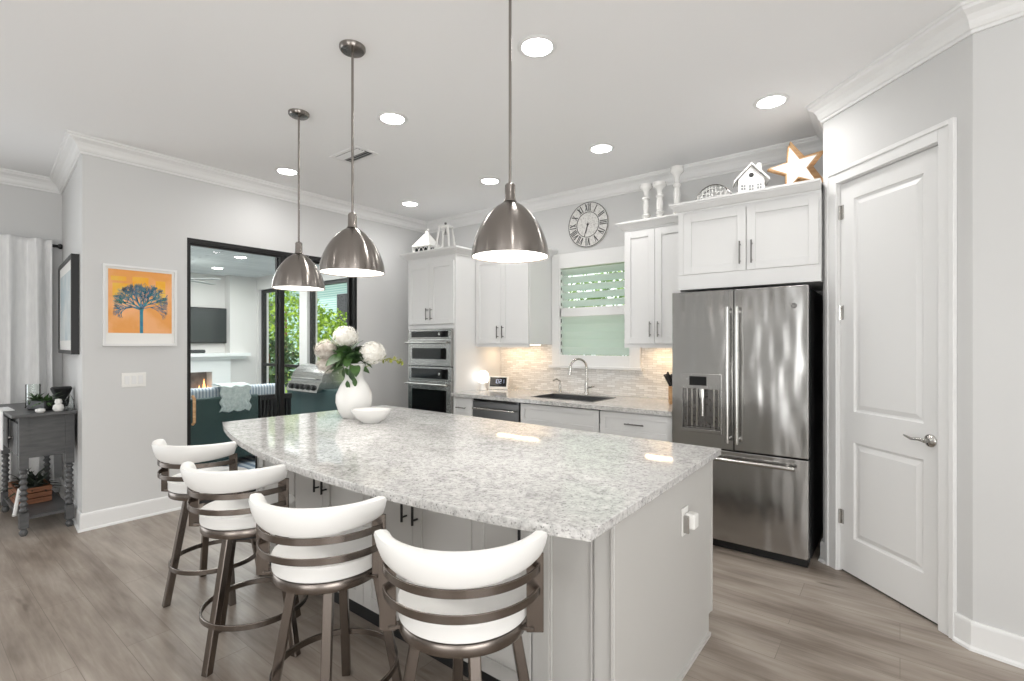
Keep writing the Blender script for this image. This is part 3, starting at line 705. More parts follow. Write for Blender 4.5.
for k in range(6):
    a, b = edges[k]+.002, edges[k+1]-.002
    hx = (b-.035) if k % 2 == 1 else (a+.035)
    if k == 5: hx = b-.03
    if k == 4: hx = a+.035
    if k == 3: hx = b-.035
    d_ = door_part(il, o2, a, b, .12, ZT-.012, IY0-.002, M['isl'], None, 'door', st=.06)
    hb = MB(); bar_pull(hb, (hx, IY0, .70), .15, True, .032, .006); hb.build('handle', M['blk'], d_, origin=o2)
# left end of the island: speckled support panel
MB().box(IX0-.02, IY0+.0, .0, IX0, IY1-.03, ZT).build('end_panel', M['isl'], il, origin=o2)
# outlet with a grey plug on the end panel
t = empty('plug_adapter', (IX1+.001, 2.17, .665), label='white outlet plate with a plug-in night light on island end', cat='outlet')
MB().box(0, -.035, -.06, .006, .035, .06).build('plate', M['plastic'], t, .002)
MB().box(.006, -.012, -.03, .05, .045, .035).build('plug_body', M['plastic'], t, .008, 3)
MB().box(.006, -.03, -.045, .03, -.016, .03).build('night_light', M['chrome'], t, .004, 2)

# ---------------------------------------------------------------- vase, bouquet, bowl on island
VX, VY = -3.065, 2.085
MB().lathe([(0, 0), (.075, 0), (.082, .004), (.108, .05), (.126, .11), (.124, .165), (.095, .23), (.066, .275), (.060, .31), (.068, .35), (.086, .385), (.080, .385), (.062, .35), (.054, .31), (.058, .275), (.085, .23), (.114, .165), (.11, .10), (.07, .02), (0, .015)], n=48).build('vase', M['white'], None, origin=(0, 0, 0)).location = (VX, VY, CT)
tag(bpy.data.objects['vase'], 'white ceramic vase with bulbous body and flared neck on the island', 'vase')
bo = MB()
pr = [(0, 0), (.055, 0), (.06, .006), (.10, .03), (.128, .075), (.132, .088), (.126, .088), (.118, .075), (.09, .034), (.05, .014), (0, .012)]
bo.lathe(pr, n=48, sx=1.0, sy=.72)
b_ = bo.build('bowl', M['white']); b_.location = (-2.77, 2.015, CT); b_.rotation_euler = (0, 0, R(38)); tag(b_, 'oval white ceramic bowl in front of the vase', 'bowl')

def leaf_mesh(mb, L, W, mtx, n=6, droop=.25):
    v = []; f = []
    for i in range(n+1):
        t = i/n; w_ = W*math.sin(PI*min(1, t*.98+.02))**.8*(1-.25*t)/2; z = -droop*L*t*t
        v += [(-w_, L*t, z+w_*.25), (0, L*t, z), (w_, L*t, z+w_*.25)]
    for i in range(n): k = i*3; f += [(k, k+1, k+4, k+3), (k+1, k+2, k+5, k+4)]
    mb.add(v, f, True, mtx)
bq = empty('flower_bouquet', (VX, VY, CT+.33), label='white and dusky hydrangeas with green leaves in the white vase', cat='flowers')
def hydrangea(center, rad, m, n=150, name='hydrangea_head'):
    mb = MB(); c = Vector(center)
    for i in range(n):
        ph = math.acos(1-2*(i+.5)/n); th = PI*(1+5**.5)*i
        d = Vector((math.cos(th)*math.sin(ph), math.sin(th)*math.sin(ph), math.cos(ph)))
        q = d.to_track_quat('Z', 'Y').to_matrix().to_4x4(); s = rad*.17*random.uniform(.85, 1.2)
        mt = Matrix.Translation(c+Vector((d.x, d.y, d.z*.85))*rad*random.uniform(.86, 1.04)) @ q @ Matrix.Rotation(random.uniform(0, 3), 4, 'Z')
        for k in range(4):
            a = k*PI/2; r_ = Matrix.Rotation(a, 4, 'Z')
            mb.add([(0, 0, 0), (s*.55, s*.15, s*.1), (s*.6, s*.6, s*.22), (s*.15, s*.55, s*.1)], [(0, 1, 2, 3)], False, mt @ r_)
    mb.lathe([(0, -rad*.7), (rad*.6, -rad*.45), (rad*.82, 0), (rad*.6, rad*.45), (0, rad*.7)], c, 12)
    return mb.build(name, m, bq)
rv = Vector((math.cos(TH), math.sin(TH), 0)); fv = Vector((-math.sin(TH), math.cos(TH), 0))
def rel(r, f_, z): v = rv*r+fv*f_; return (v.x, v.y, z)
H1 = hydrangea(rel(-.05, -.03, .245), .088, M['petal'], 240); tag(H1, 'upper white bloom')
H2 = hydrangea(rel(.14, -.03, .13), .092, M['petal'], 260); tag(H2, 'right white bloom')
H3 = hydrangea(rel(-.19, -.02, .15), .084, M['petal2'], 220); tag(H3, 'dusky pink bloom')
H4 = hydrangea(rel(-.19, -.02, .045), .074, M['petal2'], 170); tag(H4, 'dusky drooping bloom')
stems = MB()
for c in (rel(-.02, -.02, .2), rel(.13, -.02, .08), rel(-.17, 0, .08), rel(-.15, .02, .02)):
    stems.tube([(0, 0, -.1), (c[0]*.4, c[1]*.4, .05), c], .004, 6)
stems.build('stem', M['leaf'], bq)
for i in range(80):
    a = random.uniform(0, 2*PI); el = random.uniform(-.6, .9)
    r_ = random.uniform(.01, .09); L = random.uniform(.09, .15)
    st = rel(math.cos(a)*r_*.9-.02, math.sin(a)*r_*.6-.02, random.uniform(.03, .17))
    mt = Matrix.Translation(st) @ Matrix.Rotation(a-PI/2+TH, 4, 'Z') @ Matrix.Rotation(el, 4, 'X') @ Matrix.Rotation(random.uniform(-.6, .6), 4, 'Y')
    mb = MB(); leaf_mesh(mb, L, L*.62, mt); mb.build('leaf', M['leaf'], bq)
for (r_, z, L) in ((.02, -.05, .12), (.05, -.12, .07), (.0, -.14, .07)):
    mt = Matrix.Translation(rel(r_-.01, -.115, z+.08)) @ Matrix.Rotation(TH+random.uniform(-.5, .5), 4, 'Z') @ Matrix.Rotation(R(-80), 4, 'X') @ Matrix.Rotation(PI, 4, 'Y')
    mb = MB(); leaf_mesh(mb, L, L*.55, mt); mb.build('leaf', M['leaf'], bq)
sg = MB(); pts = [rel(.08, .02, .03), rel(.17, .03, .07), rel(.24, .03, .09), rel(.33, .03, .06)]; sg.tube(pts, .003, 6)
sp_ = sg.build('sprig', M['leaf3'], bq)
mb = MB()
for i in range(34):
    t = random.uniform(.35, 1); p = rel(.10+.25*t, .03, .075+.015*math.sin(t*3)-.012*t)
    mt = Matrix.Translation(Vector(p)) @ Matrix.Rotation(random.uniform(0, 6.28), 4, 'Z') @ Matrix.Rotation(random.uniform(-1.2, 1.2), 4, 'X')
    leaf_mesh(mb, .035, .018, mt, 3)
mb.build('sprig_leaves', M['leaf3'], sp_)

# ---------------------------------------------------------------- bar stools
def make_stool():
    t = empty('bar_stool')
    MB().lathe([(0, .585), (.196, .585), (.206, .592), (.207, .602), (.206, .628), (.209, .636), (.207, .643), (.199, .645), (.192, .642), (.12, .647), (0, .648)], n=48).build('seat_cushion', M['leather'], t)
    MB().lathe([(.188, .548), (.203, .548), (.205, .552), (.205, .580), (.202, .584), (.188, .584)], n=48).build('seat_ring', M['stool'], t)
    MB().lathe([(0, .50), (.09, .50), (.09, .53), (.19, .548), (.19, .56), (0, .56)], n=32).build('swivel', M['blk'], t)
    # padded back
    N = 36; A = R(72); v = []; f = []; K = 12
    for i in range(N+1):
        u = -1+2*i/N; a = -PI/2+u*A; tp = .874; bt = .768+.030*abs(u)**2
        # round the tips
        kk = 1.0; ee = max(0, (abs(u)-.93)/.07); kk = math.sqrt(max(.02, 1-ee*ee))
        zc = (tp+bt)/2; hz_ = (tp-bt)/2*kk; ro = .026*kk; rc = .250
        for j in range(K):
            g_ = 2*PI*j/K; cx_, sx_ = math.cos(g_), math.sin(g_)
            cx_ = math.copysign(abs(cx_)**.6, cx_); sx_ = math.copysign(abs(sx_)**.6, sx_)
            rr = rc+ro*cx_+.012*sx_; v.append((rr*math.cos(a), rr*math.sin(a), zc+hz_*sx_))
    for i in range(N):
        for j in range(K): j2 = (j+1) % K; f.append((i*K+j, i*K+j2, (i+1)*K+j2, (i+1)*K+j))
    f.append(tuple(range(K))); f.append(tuple(N*K+j for j in range(K)))
    MB().add(v, f, True).build('back_cushion', M['leather'], t)
    def band(z0, z1, A_, r0=.252, name='back_band'):
        pts = [(r0*math.cos(-PI/2+A_*(-1+2*i/40)), r0*math.sin(-PI/2+A_*(-1+2*i/40)), (z0+z1)/2) for i in range(41)]
        mb = MB().tube(pts, 0, rect=(.006, z1-z0), up=(0, 0, 1)); mb.sm = [True]*len(mb.sm)
        mb.build(name, M['stool'], t, .0015, 1)
    band(.742, .768, R(72)); band(.672, .698, R(72))
    for s in (-1, 1):
        a0 = -PI/2+s*R(70); xa = .224*s; ya = -.082; mb = MB()
        mb.box(xa-.026+s*.0, ya-.004, .555, xa+.026, ya+.004, .80)
        mb.tube([(xa, ya, .567), (s*.16, -.06, .567)], 0, rect=(.03, .012), up=(0, 0, 1))
        mb.build('arm_plate', M['stool'], t, .002, 1)
    for ch in t.children:                      # swivelling seat group: slightly slimmer, set back and higher on its base
        for vx in ch.data.vertices: vx.co = (vx.co.x*.958, vx.co.y*.958-.055, 1.44-(1.44-vx.co.z)*.947)
    for k in range(4):
        a = PI/4+k*PI/2; ca, sa = math.cos(a), math.sin(a)
        top = Vector((.145*ca, .145*sa, .588)); bot = Vector((.250*ca, .250*sa, 0))
        d = (bot-top); mb = MB(); tx = Vector((-sa, ca, 0)); rx = Vector((ca, sa, 0))
        v = []
        for p in (bot, top):
            for q in ((-1, -1), (1, -1), (1, 1), (-1, 1)): v.append(p+tx*q[0]*.017+rx*q[1]*.017)
        mb.add(v, [(0, 1, 2, 3), (4, 5, 6, 7), (0, 1, 5, 4), (1, 2, 6, 5), (2, 3, 7, 6), (3, 0, 4, 7)])
        mb.build('leg', M['stool'], t, .003, 1)
    pts = [(.228*math.cos(2*PI*i/48), .228*math.sin(2*PI*i/48), .20) for i in range(48)]
    mb = MB().tube(pts, 0, closed=True, rect=(.010, .026), up=(0, 0, 1)); mb.sm = [True]*len(mb.sm)
    mb.build('foot_ring', M['stool'], t, .002, 1)
    return t
proto = make_stool()
for i, (x, y, rz, lr, lab) in enumerate((
        (-1.086, 1.150, 37, -30, 'white leather swivel bar stool nearest the camera, by the island corner'),
        (-1.712, 1.085, 34, -31, 'white leather swivel bar stool second from the island corner'),
        (-2.438, 1.115, 33, -62, 'white leather swivel bar stool third from the island corner'),
        (-3.150, 1.215, 29, -78, 'white leather swivel bar stool farthest away, near the sliding door'))):
    o = proto if i == 0 else copy_tree(proto)
    o.location = (x, y, 0); o.rotation_euler = (0, 0, R(rz)); tag(o, lab, 'bar stool', 'bar stools along the island')
    for ch in o.children:
        if ch.name.split('.')[0] in ('leg',): ch.rotation_euler = (0, 0, R(lr))

# ---------------------------------------------------------------- pendants and downlights
def make_pendant():
    t = empty('pendant_light')
    MB().lathe([(.0, -.0), (.068, -.0), (.068, -.014), (.06, -.024), (.02, -.03), (0, -.03)], n=32).build('canopy', M['nickel'], t)
    L = CZ-2.13
    MB().tube([(0, 0, -.03), (0, 0, -L)], .0065, 10).build('rod', M['nickel'], t)
    zr = -(CZ-1.815)
    MB().lathe([(0, zr+.325), (.016, zr+.32), (.023, zr+.312), (.024, zr+.25), (.03, zr+.24), (0, zr+.24)], n=24).build('socket_cap', M['nickel'], t)
    H = .245; pr = []; n = 18; a_, b_ = .169, H
    for i in range(n+1):
        u = math.sin(i/n*PI/2); pr.append((max(.022, a_*(1-u**1.7)**.6), zr+b_*u))
    pr[-1] = (.022, zr+b_)
    pi = [(max(.02, r-.004), z-.002) for r, z in pr[::-1]]
    sh = MB(); sh.lathe([(r, z) for r, z in pr[:-1]]+[(.022, zr+H)]+pi[:-1]+[(a_-.004, zr)], n=64)
    # open lathe: drop the two cap faces
    sh.f = sh.f[:-2]; sh.sm = sh.sm[:-2]
    n_ = 64; rows = len(pr)+len(pi); 
    sh.f += [((rows-1)*n_+i, (rows-1)*n_+(i+1) % n_, (i+1) % n_, i) for i in range(n_)]; sh.sm += [True]*n_
    sh.build('shade', M['nickel'], t)
    MB().lathe([(0, zr+.006), (.162, zr+.006), (.162, zr+.010), (0, zr+.012)], n=48).build('diffuser', M['bulb'], t)
    return t
pp = make_pendant()
for i, (x, y, lab) in enumerate(((-1.335, 1.69, 'brushed nickel dome pendant nearest, third from the sliding door'), (-2.297, 1.552, 'brushed nickel dome pendant in the middle of the three'), (-3.243, 1.769, 'brushed nickel dome pendant nearest the sliding door'))):
    o = pp if i == 0 else copy_tree(pp)
    o.location = (x, y, CZ); tag(o, lab, 'pendant light', 'pendant lights over the island')
    lamp('pendant_bulb', 'SPOT', (x, y, 1.80), (0, 0, 0), 14, (1, .96, .9), spot_size=R(150), spot_blend=.6, shadow_soft_size=.12)
t0 = empty('recessed_light')
MB().lathe([(.080, -.001), (.102, -.001), (.105, -.004), (.098, -.008), (.082, -.010), (.078, -.004)], n=40).build('trim_ring', M['trim'], t0)
t0.children[0].data  # ring
MB().lathe([(0, -.016), (.03, -.015), (.055, -.012), (.072, -.007), (.079, -.0035), (.079, -.0015), (0, -.0015)], n=40).build('diffuser', M['down'], t0)
DL = [(-1.517, 2.151, 'recessed ceiling light above the middle of the island, nearest the camera'), (-.661, 3.579, 'recessed ceiling light nearest the pantry door'), (-2.799, 2.213, 'recessed ceiling light just right of the middle pendant rod'),
      (-1.899, 3.595, 'recessed ceiling light above the sink, in front of the clock'), (-4.419, 2.297, 'recessed ceiling light behind the farthest pendant rod, near the sliding door'), (-3.128, 3.645, 'recessed ceiling light left of the nearest pendant rod, over the back counter'), (-4.352, 3.687, 'recessed ceiling light in the corner by the oven tower')]
for i, (x, y, lab) in enumerate(DL):
    o = t0 if i == 0 else copy_tree(t0)
    o.location = (x, y, CZ); tag(o, lab, 'ceiling light', 'recessed lights in the kitchen ceiling')
    lamp('downlight', 'SPOT', (x, y, CZ-.03), (0, 0, 0), 20, (1, .98, .96), spot_size=R(165), spot_blend=.8, shadow_soft_size=.07)
for x, y in ((-.2, .6), (1.6, .4), (-2.8, -.6), (-.6, -1.6), (-4.6, -.8)):
    lamp('room_downlight', 'SPOT', (x, y, CZ-.03), (0, 0, 0), 18, (1, .98, .96), spot_size=R(165), spot_blend=.8, shadow_soft_size=.07)
# ceiling vent
t = empty('ceiling_vent', (-3.60, 2.448, CZ), label='white louvred air vent in the ceiling', cat='vent')
MB().box(-.19, -.11, -.006, .19, -.08, -.001).box(-.19, .08, -.006, .19, .11, -.001).box(-.19, -.08, -.006, -.16, .08, -.001).box(.16, -.08, -.006, .19, .08, -.001).build('frame', M['trim'], t)
MB().box(-.16, -.08, -.002, .16, .08, -.0008).build('opening', M['dark'], t)
for k in range(6):
    y = -.066+k*.026; MB().box(-.16, -.0075, -.001, .16, .0075, .001, mtx=Matrix.Translation((0, y, -.009)) @ Matrix.Rotation(R(35 if k > 2 else -35), 4, 'X')).build('slat', M['trim'], t)

# ---------------------------------------------------------------- art and switch on the left wall
t = empty('framed_picture', (XL+.001, 1.327, 1.745), label='white framed picture of a blue tree on orange', cat='picture')
w2, h2 = .252, .325
MB().box(0, -w2, -h2, .03, -w2+.018, h2).box(0, w2-.018, -h2, .03, w2, h2).box(0, -w2+.018, -h2, .03, w2-.018, -h2+.018).box(0, -w2+.018, h2-.018, .03, w2-.018, h2).build('frame', M['trim'], t)
MB().box(0, -w2+.018, -h2+.018, .012, w2-.018, h2-.018).build('mat_board', M['plastic'], t)
M['orange'] = noisy('orange_wash', rgb(232, 160, 84), rgb(240, 176, 120), 5, .5, lo=.4, hi=.6)
AY0, AY1, AZ0, AZ1 = -w2+.035, w2-.035, -h2+.105, h2-.035
pt = MB().box(.012, AY0, AZ0, .014, AY1, AZ1).build('painting', M['orange'], t)
M['blue'] = noisy('blue_teal_paint', rgb(40, 110, 150), rgb(70, 160, 160), 20, .5)
M['grb'] = noisy('grey_blue_paint', rgb(120, 140, 160), rgb(90, 130, 150), 20, .5)
M['yel'] = noisy('amber_paint', rgb(240, 170, 40), rgb(236, 190, 80), 8, .5)
mb = MB()
for k_, (a, b, c, d) in enumerate(((-.19, .06, -.08, .18), (-.06, .13, .05, .24), (.10, .02, .17, .22), (-.20, .20, -.10, .235))): mb.box(.0142, a, b, .0146, c, d)
mb.build('amber_patch', M['yel'], pt)
mb = MB().box(.0147, -.010, AZ0, .0155, .012, .02)
def branch(y, z, a, L, w_, dpt):
    y2, z2 = y+L*math.sin(a), z+L*math.cos(a)
    if abs(y2) > .19 or z2 > AZ1-.02: return
    px, pz = math.cos(a)*w_/2, -math.sin(a)*w_/2
    x_ = .0147+dpt*.0001
    mb.add([(x_, y-px, z-pz), (x_, y+px, z+pz), (x_, y2+px*.7, z2+pz*.7), (x_, y2-px*.7, z2-pz*.7)], [(0, 1, 2, 3)])
    if dpt > 0:
        for q in range(3): branch(y2, z2, a+random.uniform(-.75, .75), L*random.uniform(.65, .9), w_*.68, dpt-1)
for a in (-1.25, -.8, -.4, -.05, .3, .7, 1.2): branch(0, random.uniform(-.06, .0), a, .062, .012, 4)
mb.build('tree_drawing', M['blue'], pt)
mb = MB()
for a in (-1.3, -.9, -.5, 0, .45, .85, 1.3): branch(0, -.02, a, .066, .007, 4)
for p in range(len(mb.v)): mb.v[p] = (mb.v[p][0]+.0008, mb.v[p][1], mb.v[p][2])
mb.build('pale_branches', M['grb'], pt)
t = empty('light_switch', (XL+.001, 1.28, 1.143), label='white triple rocker switch plate below the orange picture', cat='switch')
MB().box(0, -.083, -.058, .005, .083, .058).build('plate', M['plastic'], t, .002)
for k in (-1, 0, 1): MB().box(.005, k*.046-.016, -.034, .009, k*.046+.016, .034).build('rocker', M['trim'], t, .0015)
# black framed picture on the alcove wall
t = empty('framed_picture', (-5.54, 1.009, 1.745), R(-5.3), label='black framed picture on the alcove wall behind the desk', cat='picture')
w2, h2 = .52, .39
MB().box(-w2, -.055, -h2, -w2+.03, 0, h2).box(w2-.03, -.055, -h2, w2, 0, h2).box(-w2+.03, -.055, -h2, w2-.03, 0, -h2+.03).box(-w2+.03, -.055, h2-.03, w2-.03, 0, h2).build('frame', M['blk'], t)
M['print'] = noisy('pale_blue_print', rgb(170, 186, 192), rgb(206, 212, 212), 3, .4, lo=.4, hi=.6)
MB().box(-w2+.03, -.045, -h2+.03, w2-.03, -.002, h2-.03).build('mat_board', M['plastic'], t)
MB().box(-w2+.11, -.047, -h2+.11, w2-.11, -.045, h2-.11).build('print', M['print'], t)

# ---------------------------------------------------------------- curtain and rod on the far left wall
t = empty('curtain', (XF+.12, .6, .01), label='pale linen pleated curtain hanging at the far left', cat='curtain')
N = 90; v = []; f = []; y0, y1 = -.15, 1.02
ZS = [.01, .5, 1.2, 1.9, 2.25, 2.36, 2.42]
for z in ZS:
    for i in range(N+1):
        u = i/N; ph = u*2*PI*7
        am = .035 if z > 2.3 else .05
        q = math.sin(ph)+.25*math.sin(2.3*ph+z*.7)
        y = y0+(y1-y0)*u+.018*math.sin(ph*.5+z*.8); y = min(y, 1.045)
        v.append((XF+.115+am*q+.01*math.sin(z*2+u*9), y, z))
W = N+1
for k in range(len(ZS)-1):
    for i in range(N): f.append((k*W+i, k*W+i+1, (k+1)*W+i+1, (k+1)*W+i))
MB().add(v, f, True).build('fabric', M['curtain'], t, origin=(XF+.12, .6, .01), solid=.004)
t = empty('curtain_rod', (XF+.12, .5, 2.41), label='dark metal curtain rod above the pale curtain', cat='curtain rod')
MB().tube([(-.075, -2.5, -.03), (-.075, .56, -.03)], .014, 10).build('rod', M['blk'], t)
MB().lathe([(0, 0), (.02, .004), (.026, .02), (.02, .036), (0, .04)], n=16, mtx=Matrix.Translation((-.075, .555, -.03)) @ Matrix.Rotation(-PI/2, 4, 'X')).build('finial', M['blk'], t)
MB().box(-.118, .53, -.04, -.075, .545, -.02).build('bracket', M['blk'], t)

# ---------------------------------------------------------------- grey desk in the alcove
DX0, DX1, DYa, DYb = -6.10, -5.07, .585, .950
o2 = ((DX0+DX1)/2, (DYa+DYb)/2, 0)
t = empty('side_desk', o2, label='tall grey painted desk with turned legs in the alcove', cat='desk')
MB().box(DX0, DYa, .892, DX1, DYb, .917).build('top', M['desk'], t, .006, origin=o2)
MB().box(DX0+.06, DYa+.06, .58, DX1-.07, DYb-.02, .892).build('apron', M['desk'], t, .002, origin=o2)
for a in (DX0+.08, (DX0+DX1)/2+.02):
    d_ = MB().box(a, DYa+.045, .60, a+.38, DYa+.06, .84).build('drawer', M['desk'], t, .002, origin=o2)
    MB().lathe([(0, 0), (.006, 0), (.006, .012), (.014, .016), (.012, .026), (0, .028)], n=14, mtx=Matrix.Translation((a+.19, DYa+.045, .72)) @ Matrix.Rotation(PI/2, 4, 'X')).build('knob', M['handle'], d_, origin=o2)
def turned_leg(x, y):
    mb = MB().box(x-.026, y-.026, .50, x+.026, y+.026, .892)
    pr = [(.016, .0), (.024, .015), (.026, .03), (.016, .048), (.022, .055), (.026, .06)]
    mb.lathe([(0, 0)]+pr+[(0, .06)], (x, y, 0), 14)
    mb.box(x-.026, y-.026, .06, x+.026, y+.026, .17)
    p2 = [(0, .17)]; z = .17
    for k in range(8):
        p2 += [(.015, z+.002), (.027, z+.021), (.015, z+.040)]; z += .0413
    p2 += [(0, .50)]; mb.lathe(p2, (x, y, 0), 14)
    mb.build('leg', M['desk'], t, origin=o2)
for x in (DX0+.08, DX1-.09):
    for y in (DYa+.075, DYb-.03): turned_leg(x, y)
MB().box(DX0+.03, DYa+.06, .12, DX1-.08, DYb-.01, .14).build('shelf', M['desk'], t, origin=o2)
tag(MB().prism([(-5.75, DYa-.004), (-5.42, DYa-.004), (-5.42, DYa-.012), (-5.75, DYa-.012)], .62, .919).box(-5.75, DYa-.012, .9185, -5.42, DYa+.06, .922).build('table_runner', M['curtain'], origin=(-5.55, DYa, .6)), 'white cloth hanging over the front edge of the grey desk', 'cloth')
# planter
o2 = (-5.335, .79, .918)
t = empty('potted_plant', o2, R(20), label='low green plant in a black rectangular planter on the desk', cat='plant')
MB().prism([(-.11, -.045), (.11, -.045), (.11, .045), (-.11, .045)], 0, .075).build('planter', M['blk'], t, .008)
mb = MB()
for i in range(110):
    a = random.uniform(0, 2*PI); mt = Matrix.Translation((random.uniform(-.1, .09), random.uniform(-.035, .035), .06)) @ Matrix.Rotation(a, 4, 'Z') @ Matrix.Rotation(random.uniform(.2, 1.3), 4, 'X')
    leaf_mesh(mb, random.uniform(.05, .12), .018, mt, 4, .5)
mb.build('foliage', M['leaf'], t)
tag(MB().lathe([(0, 0), (.04, 0), (.05, .04), (.052, .10), (.07, .15), (.06, .165), (0, .168)], n=24).build('vase', M['blk']), 'small black rounded vase behind the planter on the desk', 'vase').location = (-5.47, .925, .918)
t = empty('glass_hurricane', (-5.58, .77, .918), label='clear glass candle cylinder left of the planter on the desk', cat='candle holder')
MB().lathe([(0, 0), (.05, 0), (.05, .006), (.046, .01), (.046, .19), (.043, .19), (.043, .012), (0, .012)], n=28).build('glass', M['clear'], t)
MB().lathe([(0, .013), (.03, .013), (.03, .07), (0, .072)], n=20).build('candle', M['white'], t)
tag(MB().lathe([(0, 0), (.025, 0), (.035, .02), (.03, .045), (.018, .055), (.024, .07), (.018, .09), (0, .095)], n=20).build('figurine', M['white']), 'small white rounded ornament on the right end of the desk', 'ornament').location = (-5.13, .85, .918)
tag(MB().lathe([(0, 0), (.02, 0), (.03, .012), (.028, .028), (0, .034)], n=20).build('stone', M['white']), 'small round white pebble beside the ornament on the desk', 'stone').location = (-5.115, .745, .918)
tag(MB().lathe([(0, 0), (.022, 0), (.03, .03), (.022, .06), (.028, .075), (.012, .11), (0, .13)], n=20).build('glass_figurine', M['clear']), 'clear glass ornament against the wall on the desk', 'ornament').location = (-5.13, .915, .918)
# crate with dark plants below the desk
o2 = (-5.72, .77, .141)
t = empty('wooden_crate', o2, label='brown wooden crate on the shelf under the desk', cat='crate')
for k in range(3):
    z = .004+k*.045
    MB().box(-.20, -.105, z, .20, -.095, z+.036).box(-.20, .095, z, .20, .105, z+.036).box(-.20, -.095, z, -.19, .095, z+.036).box(.19, -.095, z, .20, .095, z+.036).build('slat', M['crate'], t)
MB().box(-.19, -.095, 0, .19, .095, .006).build('bottom', M['crate'], t)
mb = MB()
for i in range(90):
    a = random.uniform(0, 2*PI); mt = Matrix.Translation((random.uniform(-.15, .15), random.uniform(-.06, .06), .11)) @ Matrix.Rotation(a, 4, 'Z') @ Matrix.Rotation(random.uniform(.1, 1.3), 4, 'X')
    leaf_mesh(mb, random.uniform(.08, .17), .035, mt, 4, .4)
M['dleaf'] = noisy('deep_leaf', rgb(26, 34, 26), rgb(48, 60, 42), 12, .6)
q = tag(mb.build('trailing_plant', M['dleaf']), 'dark leafy plant growing out of the crate under the desk', 'plant'); q.location = o2
tag(MB().tube([(-5.42, .67, .30), (-5.24, .62, .145)], .012, 8).build('white_dowel', M['white'], origin=(-5.33, .65, .2)), 'white rod leaning on the shelf under the desk', 'rod')

# ---------------------------------------------------------------- decor on top of the cabinets
ZO = 2.4555
t = empty('lantern', (-4.37, 3.96, ZO), R(10), label='squat white metal lantern with pyramid roof on the oven tower', cat='lantern')
s = .112
mb = MB()
for a in (-s, s):
    for b in (-s, s): mb.box(a-.008, b-.008, 0, a+.008, b+.008, .11)
mb.box(-s-.01, -s-.01, 0, s+.01, s+.01, .012); 
for a in (-s, s): mb.box(-s, a-.006, .098, s, a+.006, .11).box(a-.006, -s, .098, a+.006, s, .11)
mb.build('frame', M['white'], t)
mb = MB()
for side in range(4):
    mt = Matrix.Rotation(side*PI/2, 4, 'Z')
    for k in range(3):
        c_ = -.065+k*.065
        mb.tube([(c_+.03*math.cos(u), -s, .055+.040*math.sin(u)) for u in [2*PI*i/12 for i in range(12)]], .0035, 5, closed=True, mtx=mt)
mb.build('fretwork', M['white'], t)
MB().box(-s+.015, -s+.015, .013, s-.015, s-.015, .105).build('shade_core', M['mesh'], t)  # dark box added in place of the shade behind the fretwork
q_ = s+.018
MB().add([(-q_, -q_, .11), (q_, -q_, .11), (q_, q_, .11), (-q_, q_, .11), (-.018, -.018, .27), (.018, -.018, .27), (.018, .018, .27), (-.018, .018, .27)], [(3, 2, 1, 0), (4, 5, 6, 7), (0, 1, 5, 4), (1, 2, 6, 5), (2, 3, 7, 6), (3, 0, 4, 7)]).build('roof', M['white'], t)
MB().lathe([(0, .27), (.024, .27), (.026, .285), (.012, .29), (.012, .30), (0, .305)], n=12).tube([(.028*math.cos(u), 0, .31+.02*math.sin(u)) for u in [2*PI*i/12 for i in range(12)]], .003, 5, closed=True).build('finial', M['white'], t)
t = empty('lantern', (-3.97, 3.87, ZO), R(20), label='tall open white lantern with tapering posts on the oven tower', cat='lantern')
mb = MB(); b_, u_ = .085, .052
for a in (-1, 1):
    for b in (-1, 1): mb.tube([(a*b_, b*b_, 0), (a*u_, b*u_, .27)], 0, rect=(.016, .016))
mb.box(-b_-.008, -b_-.008, 0, b_+.008, b_+.008, .012).box(-u_-.012, -u_-.012, .262, u_+.012, u_+.012, .285)
mb.build('frame', M['white'], t)
MB().lathe([(0, .285), (.03, .285), (.022, .30), (.008, .305), (.016, .322), (0, .33)], n=14).tube([(0, 0, .26), (0, 0, .19)], .004, 6).tube([(-.02, 0, .19), (0, 0, .235), (.02, 0, .19)], .003, 6).build('top_knob', M['handle'], t)
# candlesticks
def candlestick(h, loc, lab):
    pr = [(0, 0), (.062, 0), (.062, .02), (.048, .034), (.030, .06), (.024, .08), (.036, .10), (.036, .11), (.020, .13), (.030, .38*h/.4), (.022, .56*h/.6)]
    pr = [(0, 0), (.062, 0), (.062, .05), (.045, .08), (.028, .13), (.024, .18), (.038, .22), (.038, .25), (.022, .29), (.029, .45), (.022, .60), (.036, .64), (.036, .67), (.020, .71), (.022, .80), (.034, .86), (.055, .90), (.058, .93), (.052, .97), (.052, 1), (0, 1)]
    q = MB().lathe([(r, z*h) for r, z in pr], n=24).build('candlestick', M['white']); q.location = loc; tag(q, lab, 'candlestick', 'turned candlesticks on the cabinet')
ZU = 2.4955
candlestick(.365, (-1.785, 4.22, ZU), 'white turned candlestick, leftmost on the cabinet beside the window')
candlestick(.34, (-1.64, 4.17, ZU), 'white turned candlestick standing in the middle of the three')
candlestick(.44, (-1.49, 4.17, ZU), 'tallest white turned candlestick, partly behind the refrigerator cabinet')
ZF = 2.502
